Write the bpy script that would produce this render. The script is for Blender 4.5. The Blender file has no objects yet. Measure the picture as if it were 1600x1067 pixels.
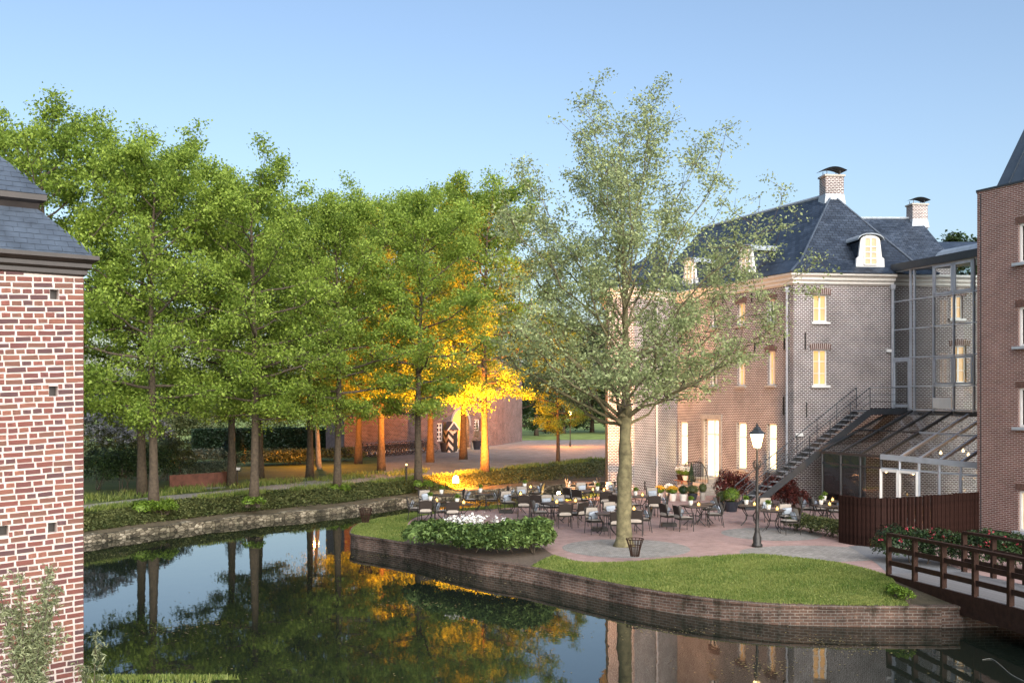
import bpy, math, random
import numpy as np
from mathutils import Vector, Matrix
R = math.radians
sc = bpy.context.scene
C = sc.collection
# ---------------------------------------------------------------- camera, sky, sun, exposure
F, CX, YH, H = 1600.0, 800.0, 622.0, 4.7          # focal length and horizon in photo pixels, eye height in metres
cam = bpy.data.objects.new('camera', bpy.data.cameras.new('camera')); C.objects.link(cam)
cam.location = (0, 0, H); cam.rotation_euler = (R(90), 0, 0)
cam.data.sensor_width = 36; cam.data.lens = 36 * F / 1600; cam.data.shift_y = (YH - 533.5) / 1600
cam.data.clip_start = .1; cam.data.clip_end = 6000
sc.camera = cam
SUN_EL, SUN_ROT = 26, 158
world = bpy.data.worlds.new('World'); sc.world = world; world.use_nodes = True
wn = world.node_tree.nodes; wl = world.node_tree.links
sky = wn.new('ShaderNodeTexSky'); sky.sky_type = 'NISHITA'; sky.sun_disc = False
sky.sun_elevation = R(SUN_EL); sky.sun_rotation = R(SUN_ROT); sky.air_density = 1.0; sky.dust_density = 3.0; sky.ozone_density = 1.5
wn['Background'].inputs['Strength'].default_value = .075
wl.new(sky.outputs[0], wn['Background'].inputs['Color'])
sd = bpy.data.lights.new('sun', 'SUN'); sd.energy = 1.95; sd.angle = R(80); sd.color = (.98, .98, .98)
so = bpy.data.objects.new('sun', sd); C.objects.link(so)
sdir = Vector((math.sin(R(SUN_ROT)) * math.cos(R(SUN_EL)), math.cos(R(SUN_ROT)) * math.cos(R(SUN_EL)), math.sin(R(SUN_EL))))
so.rotation_euler = sdir.to_track_quat('Z', 'Y').to_euler()
sc.view_settings.view_transform = 'Standard'; sc.view_settings.look = 'None'; sc.view_settings.gamma = 1
sc.view_settings.exposure = 1.62
sc.cycles.use_denoising = True
sc.cycles.max_bounces = 8; sc.cycles.transparent_max_bounces = 16; sc.cycles.diffuse_bounces = 3
sc.cycles.sample_clamp_indirect = 4; sc.cycles.caustics_reflective = False; sc.cycles.caustics_refractive = False

random.seed(7)
def Wp(x, d, z=0.): return Vector(((x - CX) * d / F, d, z))              # photo column + real distance -> place
def G(x, y, z=0.): return Wp(x, F * (H - z) / (y - YH), z)              # point of the ground seen at a photo pixel
def zat(y, d): return H + (YH - y) * d / F

# ---------------------------------------------------------------- mesh helpers
ORG = {}
def auto_uv(me):
    n = len(me.polygons)
    if not n: return
    nl = len(me.loops)
    vi = np.empty(nl, np.int32); me.loops.foreach_get('vertex_index', vi)
    co = np.empty(len(me.vertices) * 3); me.vertices.foreach_get('co', co); co = co.reshape(-1, 3)
    nr = np.empty(n * 3); me.polygons.foreach_get('normal', nr); nr = nr.reshape(-1, 3)
    lt = np.empty(n, np.int32); me.polygons.foreach_get('loop_total', lt)
    nn = np.repeat(nr, lt, 0)
    t = np.stack([-nn[:, 1], nn[:, 0], np.zeros(nl)], 1); ln = np.linalg.norm(t, axis=1)
    flat = ln < .05; t[flat] = (1, 0, 0); ln[flat] = 1; t /= ln[:, None]
    b = np.cross(nn, t); p = co[vi]
    uv = np.stack([(p * t).sum(1), (p * b).sum(1)], 1).ravel()
    me.uv_layers.new(name='UVMap').data.foreach_set('uv', uv)
class MB:
    def __init__(s): s.v = []; s.f = []; s.m = []
    def add(s, vs, fs, mi=0):
        k = len(s.v); s.v += [tuple(v) for v in vs]
        for f in fs: s.f.append([i + k for i in f]); s.m.append(mi)
        return s
    def quad(s, a, b, c, d, mi=0): return s.add([a, b, c, d], [(0, 1, 2, 3)], mi)
    def poly(s, pts, mi=0): return s.add(pts, [list(range(len(pts)))], mi)
    def box(s, c, size, rz=0, mi=0, taper=1.):
        hx, hy, hz = size[0] / 2, size[1] / 2, size[2] / 2; ca, sa = math.cos(rz), math.sin(rz); vs = []
        for z in (-1, 1):
            k = taper if z > 0 else 1
            for x, y in ((-1, -1), (1, -1), (1, 1), (-1, 1)):
                px, py = x * hx * k, y * hy * k
                vs.append((c[0] + px * ca - py * sa, c[1] + px * sa + py * ca, c[2] + z * hz))
        return s.add(vs, [(3, 2, 1, 0), (4, 5, 6, 7), (0, 1, 5, 4), (1, 2, 6, 5), (2, 3, 7, 6), (3, 0, 4, 7)], mi)
    def bar(s, p, q, w, h, mi=0, up=(0, 0, 1)):
        p = Vector(p); q = Vector(q); d = (q - p).normalized(); u = Vector(up)
        if abs(d.dot(u)) > .98: u = Vector((0, 1, 0))
        x = d.cross(u).normalized() * (w / 2); y = x.cross(d).normalized() * (h / 2)
        vs = [p - x - y, p + x - y, p + x + y, p - x + y, q - x - y, q + x - y, q + x + y, q - x + y]
        return s.add(vs, [(0, 1, 2, 3), (7, 6, 5, 4), (0, 4, 5, 1), (1, 5, 6, 2), (2, 6, 7, 3), (3, 7, 4, 0)], mi)
    def tube(s, pts, rad, n=8, mi=0, cap=True):
        pts = [Vector(p) for p in pts]
        if not hasattr(rad, '__len__'): rad = [rad] * len(pts)
        base = len(s.v); px = None
        for i, p in enumerate(pts):
            d = (pts[min(i + 1, len(pts) - 1)] - pts[max(i - 1, 0)]).normalized()
            if px is None: px = d.cross(Vector((0, 0, 1)) if abs(d.z) < .9 else Vector((1, 0, 0))).normalized()
            else: px = (px - d * px.dot(d)).normalized()
            py = d.cross(px)
            for k in range(n):
                a = 2 * math.pi * k / n
                s.v.append(tuple(p + (px * math.cos(a) + py * math.sin(a)) * rad[i]))
        for i in range(len(pts) - 1):
            for k in range(n):
                a = base + i * n + k; b = base + i * n + (k + 1) % n
                s.f.append([a, b, b + n, a + n]); s.m.append(mi)
        if cap:
            s.f.append([base + k for k in range(n)][::-1]); s.m.append(mi)
            s.f.append([base + (len(pts) - 1) * n + k for k in range(n)]); s.m.append(mi)
        return s
    def lathe(s, prof, c=(0, 0, 0), n=14, mi=0):
        return s.tube([(c[0], c[1], c[2] + z) for r, z in prof], [max(r, .0005) for r, z in prof], n, mi)
    def prism(s, poly, z0, z1, mi=0):
        n = len(poly); vs = [(p[0], p[1], z0) for p in poly] + [(p[0], p[1], z1) for p in poly]
        return s.add(vs, [list(range(n))[::-1], [n + i for i in range(n)]] + [(i, (i + 1) % n, n + (i + 1) % n, n + i) for i in range(n)], mi)
    def build(s, name, mats, parent=None, org=None, smooth=False, uv=True):
        o0 = Vector(org) if org is not None else (ORG.get(parent.as_pointer(), Vector()) if parent else Vector())
        me = bpy.data.meshes.new(name)
        me.from_pydata([(v[0] - o0.x, v[1] - o0.y, v[2] - o0.z) for v in s.v], [], s.f)
        for m in (mats if isinstance(mats, (list, tuple)) else [mats]): me.materials.append(MAT[m])
        me.polygons.foreach_set('material_index', s.m)
        if smooth: me.polygons.foreach_set('use_smooth', [True] * len(me.polygons))
        me.update()
        if uv: auto_uv(me)
        o = bpy.data.objects.new(name, me); C.objects.link(o)
        if parent: o.parent = parent
        elif org is not None: o.location = o0
        ORG[o.as_pointer()] = o0
        return o
def tag(o, label=None, cat=None, group=None, kind=None):
    for k, v in (('label', label), ('category', cat), ('group', group), ('kind', kind)):
        if v: o[k] = v
    return o
def thing(name, label, cat, org=(0, 0, 0), group=None):
    o = bpy.data.objects.new(name, None); C.objects.link(o); o.location = org; o.empty_display_size = .2
    ORG[o.as_pointer()] = Vector(org); return tag(o, label, cat, group)
KIDS = {}
def copy_tree(o, parent=None):
    c = o.copy(); C.objects.link(c)
    if parent: c.parent = parent
    for ch in list(o.children): copy_tree(ch, c)
    return c
def place(proto, first, loc, rz=0, sc_=1., label=None, group=None):
    o = proto if first else copy_tree(proto)
    o.location = loc; o.rotation_euler = (0, 0, rz); o.scale = (sc_,) * 3 if not hasattr(sc_, '__len__') else sc_
    if label: o['label'] = label
    if group: o['group'] = group
    return o
def leaf_mesh(name, cen, size, mat, parent=None, org=None, seed=0, up=.4, aspect=.6, fold=.18, mats=None, mi=None):
    """many separate four-cornered leaves, one at every centre"""
    rs = np.random.RandomState(seed); n = len(cen); cen = np.asarray(cen, float)
    nr = rs.normal(size=(n, 3)); nr /= np.linalg.norm(nr, axis=1)[:, None]; nr[:, 2] = np.abs(nr[:, 2]) + up
    nr /= np.linalg.norm(nr, axis=1)[:, None]
    a = rs.normal(size=(n, 3)); t = np.cross(nr, a); t /= np.linalg.norm(t, axis=1)[:, None]; b = np.cross(nr, t)
    s = (size if np.ndim(size) else np.full(n, size)) * rs.uniform(.65, 1.3, n); s = s[:, None]
    v = np.stack([cen - t * s * .5, cen + b * s * .5 * aspect + nr * s * fold, cen + t * s * .5, cen - b * s * .5 * aspect + nr * s * fold], 1).reshape(-1, 3)
    o0 = np.array(org if org is not None else (ORG.get(parent.as_pointer(), Vector()) if parent else (0, 0, 0)), float)
    return quads_object(name, v - o0, mat, parent, o0 if parent is None else None, mats, mi)
def quads_object(name, v, mat, parent, loc, mats=None, mi=None):
    n = len(v) // 4; me = bpy.data.meshes.new(name)
    me.vertices.add(4 * n); me.vertices.foreach_set('co', np.ascontiguousarray(v, dtype=np.float32).ravel())
    me.loops.add(4 * n); me.loops.foreach_set('vertex_index', np.arange(4 * n, dtype=np.int32))
    me.polygons.add(n); me.polygons.foreach_set('loop_start', np.arange(0, 4 * n, 4, dtype=np.int32))
    try: me.polygons.foreach_set('loop_total', np.full(n, 4, np.int32))
    except Exception: pass
    for m in (mats or [mat]): me.materials.append(MAT[m])
    if mi is not None: me.polygons.foreach_set('material_index', np.asarray(mi, np.int32))
    me.update(calc_edges=True)
    o = bpy.data.objects.new(name, me); C.objects.link(o)
    if parent: o.parent = parent
    if loc is not None: o.location = loc
    ORG[o.as_pointer()] = Vector(loc) if loc is not None else (ORG.get(parent.as_pointer(), Vector()) if parent else Vector())
    return o
def smooth_line(pts, k=4):
    out = []
    P = [Vector(p) for p in pts]
    for i in range(len(P) - 1):
        p0, p1, p2, p3 = P[max(i - 1, 0)], P[i], P[i + 1], P[min(i + 2, len(P) - 1)]
        for j in range(k):
            t = j / k
            out.append(.5 * ((2 * p1) + (p2 - p0) * t + (2 * p0 - 5 * p1 + 4 * p2 - p3) * t * t + (3 * p1 - p0 - 3 * p2 + p3) * t ** 3))
    return out + [P[-1]]

# ---------------------------------------------------------------- materials
MAT = {}
def nodes_of(name):
    m = bpy.data.materials.new(name); m.use_nodes = True; MAT[name] = m
    nt = m.node_tree; return m, nt.nodes, nt.links, nt.nodes['Principled BSDF']
def col4(c): return (c[0], c[1], c[2], 1)
def ramp(N, L, src, stops):
    r = N.new('ShaderNodeValToRGB'); e = r.color_ramp.elements
    while len(e) < len(stops): e.new(.5)
    for el, (p, c) in zip(e, stops): el.position = p; el.color = col4(c)
    L.new(src, r.inputs[0]); return r
def noise(N, L, scale, detail=4, coord=None, rough=.6):
    n = N.new('ShaderNodeTexNoise'); n.inputs['Scale'].default_value = scale; n.inputs['Detail'].default_value = detail
    n.inputs['Roughness'].default_value = rough
    if coord is not None: L.new(coord, n.inputs['Vector'])
    return n
def bump(N, L, h, bsdf, strength, dist=.02):
    b = N.new('ShaderNodeBump'); b.inputs['Strength'].default_value = strength; b.inputs['Distance'].default_value = dist
    L.new(h, b.inputs['Height']); L.new(b.outputs[0], bsdf.inputs['Normal']); return b
def mixc(N, L, fac, a, b, mode='MIX'):
    m = N.new('ShaderNodeMix'); m.data_type = 'RGBA'; m.blend_type = mode
    for s, i in ((fac, 0), (a, 6), (b, 7)):
        if hasattr(s, 'is_linked') or hasattr(s, 'links'): L.new(s, m.inputs[i])
        elif i == 0: m.inputs[0].default_value = s
        else: m.inputs[i].default_value = col4(s)
    return m.outputs[2]
def plain(name, c, rough=.6, var=.25, scale=6., bmp=.0, metal=0., spec=.5, emit=None, es=0.):
    m, N, L, b = nodes_of(name)
    tc = N.new('ShaderNodeTexCoord'); n = noise(N, L, scale, 5, tc.outputs['Object'])
    r = ramp(N, L, n.outputs[0], [(.3, [x * (1 - var) for x in c]), (.7, [min(1, x * (1 + var)) for x in c])])
    L.new(r.outputs[0], b.inputs['Base Color']); b.inputs['Roughness'].default_value = rough; b.inputs['Metallic'].default_value = metal
    b.inputs['Specular IOR Level'].default_value = spec
    if bmp: bump(N, L, n.outputs[0], b, bmp)
    if emit: b.inputs['Emission Color'].default_value = col4(emit); b.inputs['Emission Strength'].default_value = es
    return m
def brick(name, c1, c2, mortar, bw, rh, ms, rough=.85, dirt=.35, tilt=0., offs=.5, freq=2, squash=1., bmp=.5):
    m, N, L, b = nodes_of(name)
    uv = N.new('ShaderNodeUVMap'); mp = N.new('ShaderNodeMapping'); mp.inputs['Rotation'].default_value = (0, 0, tilt)
    L.new(uv.outputs[0], mp.inputs[0])
    wob = noise(N, L, 2.2, 2, mp.outputs[0]); ad = N.new('ShaderNodeVectorMath'); ad.operation = 'MULTIPLY_ADD'
    L.new(wob.outputs['Color'], ad.inputs[0]); ad.inputs[1].default_value = (.012, .018, 0); L.new(mp.outputs[0], ad.inputs[2])
    t = N.new('ShaderNodeTexBrick'); t.offset = offs; t.offset_frequency = freq; t.squash = squash; t.squash_frequency = 2
    L.new(ad.outputs[0], t.inputs['Vector'])
    for k, v in (('Scale', 1), ('Mortar Size', ms), ('Mortar Smooth', .2), ('Bias', 0), ('Brick Width', bw), ('Row Height', rh)): t.inputs[k].default_value = v
    t.inputs['Color1'].default_value = col4(c1); t.inputs['Color2'].default_value = col4(c2); t.inputs['Mortar'].default_value = col4(mortar)
    n = noise(N, L, .9, 6, uv.outputs[0], .65); r = ramp(N, L, n.outputs[0], [(.3, (1 - dirt,) * 3), (.7, (1.12,) * 3)])
    n2 = noise(N, L, 30, 3, uv.outputs[0]); r2 = ramp(N, L, n2.outputs[0], [(.3, (.8,) * 3), (.7, (1.15,) * 3)])
    c = mixc(N, L, 1., t.outputs[0], r.outputs[0], 'MULTIPLY'); c = mixc(N, L, 1., c, r2.outputs[0], 'MULTIPLY')
    L.new(c, b.inputs['Base Color']); b.inputs['Roughness'].default_value = rough; b.inputs['Specular IOR Level'].default_value = .25
    iv = N.new('ShaderNodeMath'); iv.operation = 'SUBTRACT'; iv.inputs[0].default_value = 1; L.new(t.outputs['Fac'], iv.inputs[1])
    bump(N, L, iv.outputs[0], b, bmp, .012); return m
def leafm(name, dark, light, trans=.35, rough=.5, clump=.5):
    m, N, L, b = nodes_of(name)
    g = N.new('ShaderNodeNewGeometry'); tc = N.new('ShaderNodeTexCoord')
    n = noise(N, L, clump, 3, tc.outputs['Object']); a = N.new('ShaderNodeMath'); a.operation = 'MULTIPLY_ADD'
    L.new(g.outputs['Random Per Island'], a.inputs[0]); a.inputs[1].default_value = .55; L.new(n.outputs[0], a.inputs[2])
    s = N.new('ShaderNodeMath'); s.operation = 'SUBTRACT'; L.new(a.outputs[0], s.inputs[0]); s.inputs[1].default_value = .28
    r = ramp(N, L, s.outputs[0], [(.2, dark), (.8, light)])
    L.new(r.outputs[0], b.inputs['Base Color']); b.inputs['Roughness'].default_value = rough; b.inputs['Specular IOR Level'].default_value = .3
    tr = N.new('ShaderNodeBsdfTranslucent'); L.new(r.outputs[0], tr.inputs[0])
    mx = N.new('ShaderNodeMixShader'); mx.inputs[0].default_value = trans
    L.new(b.outputs[0], mx.inputs[1]); L.new(tr.outputs[0], mx.inputs[2]); L.new(mx.outputs[0], N['Material Output'].inputs[0]); return m
def glassm(name, tint=(.8, .88, .88), rough=.02, refl=1.45):
    m, N, L, b = nodes_of(name); N.remove(b)
    t = N.new('ShaderNodeBsdfTransparent'); t.inputs[0].default_value = col4(tint); g = N.new('ShaderNodeBsdfGlossy'); g.inputs['Roughness'].default_value = rough
    f = N.new('ShaderNodeFresnel'); f.inputs[0].default_value = refl; mx = N.new('ShaderNodeMixShader')
    L.new(f.outputs[0], mx.inputs[0]); L.new(t.outputs[0], mx.inputs[1]); L.new(g.outputs[0], mx.inputs[2]); L.new(mx.outputs[0], N['Material Output'].inputs[0]); return m
def ground(name, stops, scale, rough=.9, bmp=.3, fine=60., finevar=.3):
    m, N, L, b = nodes_of(name); tc = N.new('ShaderNodeTexCoord')
    n = noise(N, L, scale, 6, tc.outputs['Object'], .65); r = ramp(N, L, n.outputs[0], stops)
    n2 = noise(N, L, fine, 3, tc.outputs['Object']); r2 = ramp(N, L, n2.outputs[0], [(.3, (1 - finevar,) * 3), (.7, (1 + finevar,) * 3)])
    L.new(mixc(N, L, 1., r.outputs[0], r2.outputs[0], 'MULTIPLY'), b.inputs['Base Color']); b.inputs['Roughness'].default_value = rough
    b.inputs['Specular IOR Level'].default_value = .2; bump(N, L, n2.outputs[0], b, bmp, .02); return m
# walls
brick('old_brick', (.070, .040, .038), (.13, .074, .065), (.55, .525, .51), .19, .083, .0185, dirt=.35)
plain('arch_brick', (.13, .07, .055), .9, .35, 14, .3)
brick('red_brick', (.15, .065, .05), (.22, .10, .08), (.46, .40, .37), .215, .0627, .0095, dirt=.2)
brick('gate_brick', (.075, .036, .032), (.17, .08, .068), (.34, .30, .29), .26, .10, .014, dirt=.4)
brick('moat_brick', (.10, .062, .048), (.19, .12, .092), (.25, .225, .20), .21, .07, .009, dirt=.75)
m, N, L, b = nodes_of('bank_stone'); uv = N.new('ShaderNodeUVMap'); mp = N.new('ShaderNodeMapping'); mp.inputs['Scale'].default_value = (4.5, 9, 1); L.new(uv.outputs[0], mp.inputs[0])
v = N.new('ShaderNodeTexVoronoi'); v.inputs['Scale'].default_value = 1; L.new(mp.outputs[0], v.inputs['Vector']); v2 = N.new('ShaderNodeTexVoronoi'); v2.feature = 'DISTANCE_TO_EDGE'; v2.inputs['Scale'].default_value = 1; L.new(mp.outputs[0], v2.inputs['Vector'])
sp_ = N.new('ShaderNodeSeparateColor'); L.new(v.outputs['Color'], sp_.inputs[0]); cr = ramp(N, L, sp_.outputs[0], [(.1, (.08, .068, .05)), (.5, (.22, .19, .145)), (.9, (.40, .355, .285))]); er = ramp(N, L, v2.outputs['Distance'], [(.02, (.25, .22, .18)), (.12, (1, 1, 1))])
nz_ = noise(N, L, .8, 5, uv.outputs[0]); nr_ = ramp(N, L, nz_.outputs[0], [(.35, (.35, .36, .28)), (.65, (1.1, 1.1, 1.05))]); L.new(mixc(N, L, 1., mixc(N, L, 1., cr.outputs[0], er.outputs[0], 'MULTIPLY'), nr_.outputs[0], 'MULTIPLY'), b.inputs['Base Color']); b.inputs['Roughness'].default_value = .9; bump(N, L, v2.outputs['Distance'], b, .8, .05)
brick('paving', (.31, .205, .19), (.41, .28, .26), (.31, .25, .235), .20, .10, .006, dirt=.25, bmp=.25)
brick('grey_paving', (.22, .21, .20), (.33, .315, .30), (.20, .19, .175), .12, .11, .008, dirt=.25, bmp=.25)
brick('court_paving', (.24, .21, .19), (.33, .29, .265), (.22, .19, .17), .20, .10, .006, dirt=.3, bmp=.2)
brick('slate', (.024, .035, .056), (.056, .075, .108), (.010, .012, .016), .27, .17, .010, rough=.45, dirt=.45, bmp=.9)
m = MAT['moat_brick']; N, L = m.node_tree.nodes, m.node_tree.links; b = N['Principled BSDF']; old = b.inputs['Base Color'].links[0].from_socket
tc = N.new('ShaderNodeTexCoord'); mp = N.new('ShaderNodeMapping'); mp.inputs['Scale'].default_value = (1.6, 1.6, .8); L.new(tc.outputs['Object'], mp.inputs[0]); n_ = noise(N, L, 1.3, 6, mp.outputs[0], .7)
s1 = ramp(N, L, n_.outputs[0], [(.36, (.32, .34, .28)), (.5, (1, 1, 1)), (.60, (1.05, 1, .95)), (.72, (1.9, 1.85, 1.75))]); L.new(mixc(N, L, 1., old, s1.outputs[0], 'MULTIPLY'), b.inputs['Base Color'])
plain('slate_tile', (.055, .072, .098), .42, .3, 3, .15)
for i, c in enumerate([(.165, .058, .047), (.13, .05, .046), (.20, .082, .058), (.09, .045, .047), (.15, .07, .052)]): plain('tower_brick_%d' % i, c, .9, .35, 22, .5)
plain('tower_mortar', (.47, .40, .375), .95, .12, 9, .4)
plain('white_paint', (.78, .77, .74), .5, .05); plain('cornice_paint', (.66, .63, .58), .55, .08)
plain('black_timber', (.022, .017, .016), .45, .3); plain('stone', (.36, .33, .29), .85, .2, 8, .3); plain('lead', (.30, .34, .38), .5, .2)
plain('zinc', (.065, .085, .11), .4, .15, 3, 0, .3); plain('grey_metal', (.46, .50, .56), .4, .1, 3, 0, .3); plain('dark_metal', (.028, .034, .042), .45, .2)
plain('black_iron', (.018, .016, .015), .5, .2); plain('tread', (.30, .31, .33), .6, .2); plain('pipe_grey', (.36, .37, .40), .5, .15)
plain('dark_wood', (.034, .017, .012), .7, .35, 7, .15, 0., .15); plain('rust_slat', (.022, .010, .008), .75, .4, 5, .2, 0., .1); plain('deck', (.17, .165, .165), .75, .3, 6, .2)
plain('corten', (.13, .052, .036), .85, .3, 4, .2); plain('concrete', (.3, .3, .29), .9, .15); plain('render_yellow', (.62, .42, .16), .9, .1)
plain('wicker', (.022, .015, .012), .55, .4, 60, .4); plain('cushion', (.36, .32, .28), .9, .12, 10, .1); plain('pillow', (.40, .46, .54), .9, .15, 10, .1)
plain('table_top', (.045, .032, .028), .5, .25); plain('pot_white', (.66, .63, .58), .55, .08); plain('terracotta', (.30, .13, .08), .85, .2); plain('navy_pot', (.02, .024, .035), .35, .2)
plain('bark', (.064, .048, .032), .95, .45, 9, .9); plain('mossy_bark', (.135, .118, .062), .95, .55, 4.5, 1.); plain('twig', (.075, .058, .042), .9, .3)
plain('white_trunk', (.34, .3, .26), .9, .4, 6, .4); plain('shutter', (.13, .045, .035), .6, .2); plain('interior', (.35, .24, .15), .9, .2)
plain('rubber', (.015, .015, .016), .7, .2); plain('chrome', (.4, .4, .42), .3, .1, 5, 0, .8); plain('flower_white', (.80, .80, .76), .8, .05); plain('flower_yellow', (.75, .42, .04), .8, .2)
plain('flower_red', (.36, .035, .06), .8, .25); plain('soil', (.10, .075, .055), .95, .3, 12, .5); plain('cable', (.22, .22, .20), .6, .1)
plain('curtain', (.75, .72, .66), .9, .06)
def lit(name, c, s):
    m, N, L, b = nodes_of(name); tc = N.new('ShaderNodeTexCoord'); n = noise(N, L, 1.6, 3, tc.outputs['Object'])
    r = ramp(N, L, n.outputs[0], [(.3, [x * .6 for x in c]), (.7, c)]); L.new(r.outputs[0], b.inputs['Emission Color']); b.inputs['Emission Strength'].default_value = s
    b.inputs['Base Color'].default_value = (.3, .25, .2, 1); b.inputs['Roughness'].default_value = .15; return m
lit('lit_window', (1, .74, .36), 1.8); lit('lit_amber', (1, .46, .07), .42); lit('lit_pale', (1, .74, .36), .26)
lit('lamp_glow', (1, .72, .32), 5.); lit('sodium_glow', (1, .50, .10), 60.); lit('flood_glow', (1, .62, .15), 60.); lit('candle_glow', (1, .62, .22), 2.2); lit('bulb_glow', (1, .60, .25), 6.)
m, N, L, b = nodes_of('dark_pane'); b.inputs['Base Color'].default_value = (.03, .03, .032, 1); b.inputs['Roughness'].default_value = .05
glassm('glass', (.52, .59, .62), .02, 1.85); glassm('lantern_glass', (.95, .9, .8))
# water
m, N, L, b = nodes_of('water'); b.inputs['Base Color'].default_value = (.010, .014, .010, 1); b.inputs['Roughness'].default_value = .025; b.inputs['IOR'].default_value = 1.39
tc = N.new('ShaderNodeTexCoord'); mp = N.new('ShaderNodeMapping'); mp.inputs['Scale'].default_value = (1, .55, 1); L.new(tc.outputs['Object'], mp.inputs[0])
n = noise(N, L, 1.6, 3, mp.outputs[0]); bump(N, L, n.outputs[0], b, .10, .02)
# ground
ground('lawn', [(.3, (.085, .15, .024)), (.5, (.14, .205, .038)), (.68, (.26, .26, .085))], .7, fine=45, bmp=.6)
ground('rough_grass', [(.3, (.055, .085, .022)), (.6, (.10, .13, .036)), (.8, (.15, .13, .06))], .5, fine=25, bmp=.7)
ground('field_green', [(.3, (.16, .22, .06)), (.7, (.22, .27, .08))], .03, fine=1.)
ground('gravel', [(.3, (.21, .20, .185)), (.7, (.31, .295, .275))], 1.2, fine=50); ground('asphalt', [(.3, (.15, .155, .165)), (.7, (.22, .225, .235))], 1., fine=70)
ground('bank_soil', [(.3, (.055, .05, .03)), (.7, (.12, .095, .065))], 1.5, fine=30, bmp=.8); ground('wood_hill', [(.35, (.03, .05, .022)), (.65, (.06, .085, .03))], .06, fine=.35, bmp=1)
leafm('lime_leaf', (.14, .225, .035), (.38, .50, .09), .5); leafm('plane_leaf', (.20, .25, .105), (.47, .54, .27), .45)
leafm('dark_leaf', (.014, .028, .012), (.05, .085, .028), .15, .4); leafm('rhodo_leaf', (.05, .095, .028), (.20, .29, .085), .25, .38, 1.2)
leafm('ivy_leaf', (.04, .058, .02), (.16, .175, .065), .2, .45, 1.6); leafm('bright_leaf', (.09, .16, .02), (.20, .30, .04), .3); leafm('hedge_leaf', (.012, .028, .014), (.03, .06, .026), .1)
leafm('willow_leaf', (.12, .15, .075), (.33, .36, .20), .3); leafm('photinia_leaf', (.05, .02, .016), (.20, .045, .035), .2, .4, 2.); leafm('blossom', (.35, .36, .40), (.75, .75, .80), .3)
leafm('grass_blade', (.085, .15, .024), (.27, .30, .085), .35, .5, .6); leafm('grey_leaf', (.08, .11, .075), (.18, .22, .15), .2); leafm('float_leaf', (.12, .09, .03), (.30, .24, .10), .1)
# chevron paint of the sentry box
m, N, L, b = nodes_of('chevron'); tc = N.new('ShaderNodeTexCoord'); sx = N.new('ShaderNodeSeparateXYZ'); L.new(tc.outputs['Object'], sx.inputs[0])
def mth(op, a, bb=None):
    n = N.new('ShaderNodeMath'); n.operation = op
    for i, s in enumerate((a, bb)):
        if s is None: continue
        if isinstance(s, (int, float)): n.inputs[i].default_value = s
        else: L.new(s, n.inputs[i])
    return n.outputs[0]
st = mth('GREATER_THAN', mth('FRACT', mth('DIVIDE', mth('SUBTRACT', sx.outputs[2], mth('ADD', mth('ABSOLUTE', sx.outputs[0]), mth('ABSOLUTE', sx.outputs[1]))), .62)), .5)
L.new(mixc(N, L, st, (.02, .02, .02), (.62, .55, .48)), b.inputs['Base Color']); b.inputs['Roughness'].default_value = .5
# ================================================================ THE SETTING
def sheet(name, pts, mat, z=None, kind='structure'):
    mb = MB(); mb.poly([(p[0], p[1], p[2] if z is None else z) for p in pts]); o = mb.build(name, mat, uv=True); tag(o, kind=kind); return o
ZW, ZB = -.58, .35
wat = MB().poly([(-90, 2, ZW), (70, 2, ZW), (70, 78, ZW), (-90, 78, ZW)]).build('moat_water', 'water'); tag(wat, kind='structure')
bed = MB().poly([(-90, 2, -2.2), (70, 2, -2.2), (70, 78, -2.2), (-90, 78, -2.2)]).build('moat_bed', 'bank_soil'); tag(bed, kind='structure')
# far bank: water edge -> bank top -> land to the horizon
bank_px = [(-700, 960, 900), (-250, 905, 846), (0, 868, 817), (130, 850, 800), (242, 834, 787), (383, 817, 772), (530, 802, 759.4), (641, 785, 748.6), (753, 773, 737), (830, 767.5, 729), (900, 763, 722), (950, 759.5, 718)]
wl_ = [G(x, yw, ZW) for x, yw, yt in bank_px]; tp_ = [G(x, yt, ZB) for x, yw, yt in bank_px]
wl_ += [Vector((14, 66, ZW)), Vector((70, 72, ZW))]; tp_ += [Vector((14, 74, ZB)), Vector((70, 79, ZB))]
wl_, tp_ = smooth_line(wl_, 5), smooth_line(tp_, 5)
mb = MB()
for i in range(len(wl_) - 1):
    a, b, c, d = wl_[i], wl_[i + 1], tp_[i + 1], tp_[i]
    s = lambda p, q, k, z: Vector((p.x + (q.x - p.x) * k, p.y + (q.y - p.y) * k, z))
    prof = [(.06, -.30), (.3, -.22), (.75, .22), (1., ZB)]
    for (k0, z0), (k1, z1) in zip(prof, prof[1:]): mb.quad(s(a, d, k0, z0), s(b, c, k0, z0), s(b, c, k1, z1), s(a, d, k1, z1))
bank = mb.build('moat_bank', 'bank_soil', smooth=True); tag(bank, kind='structure')
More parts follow.
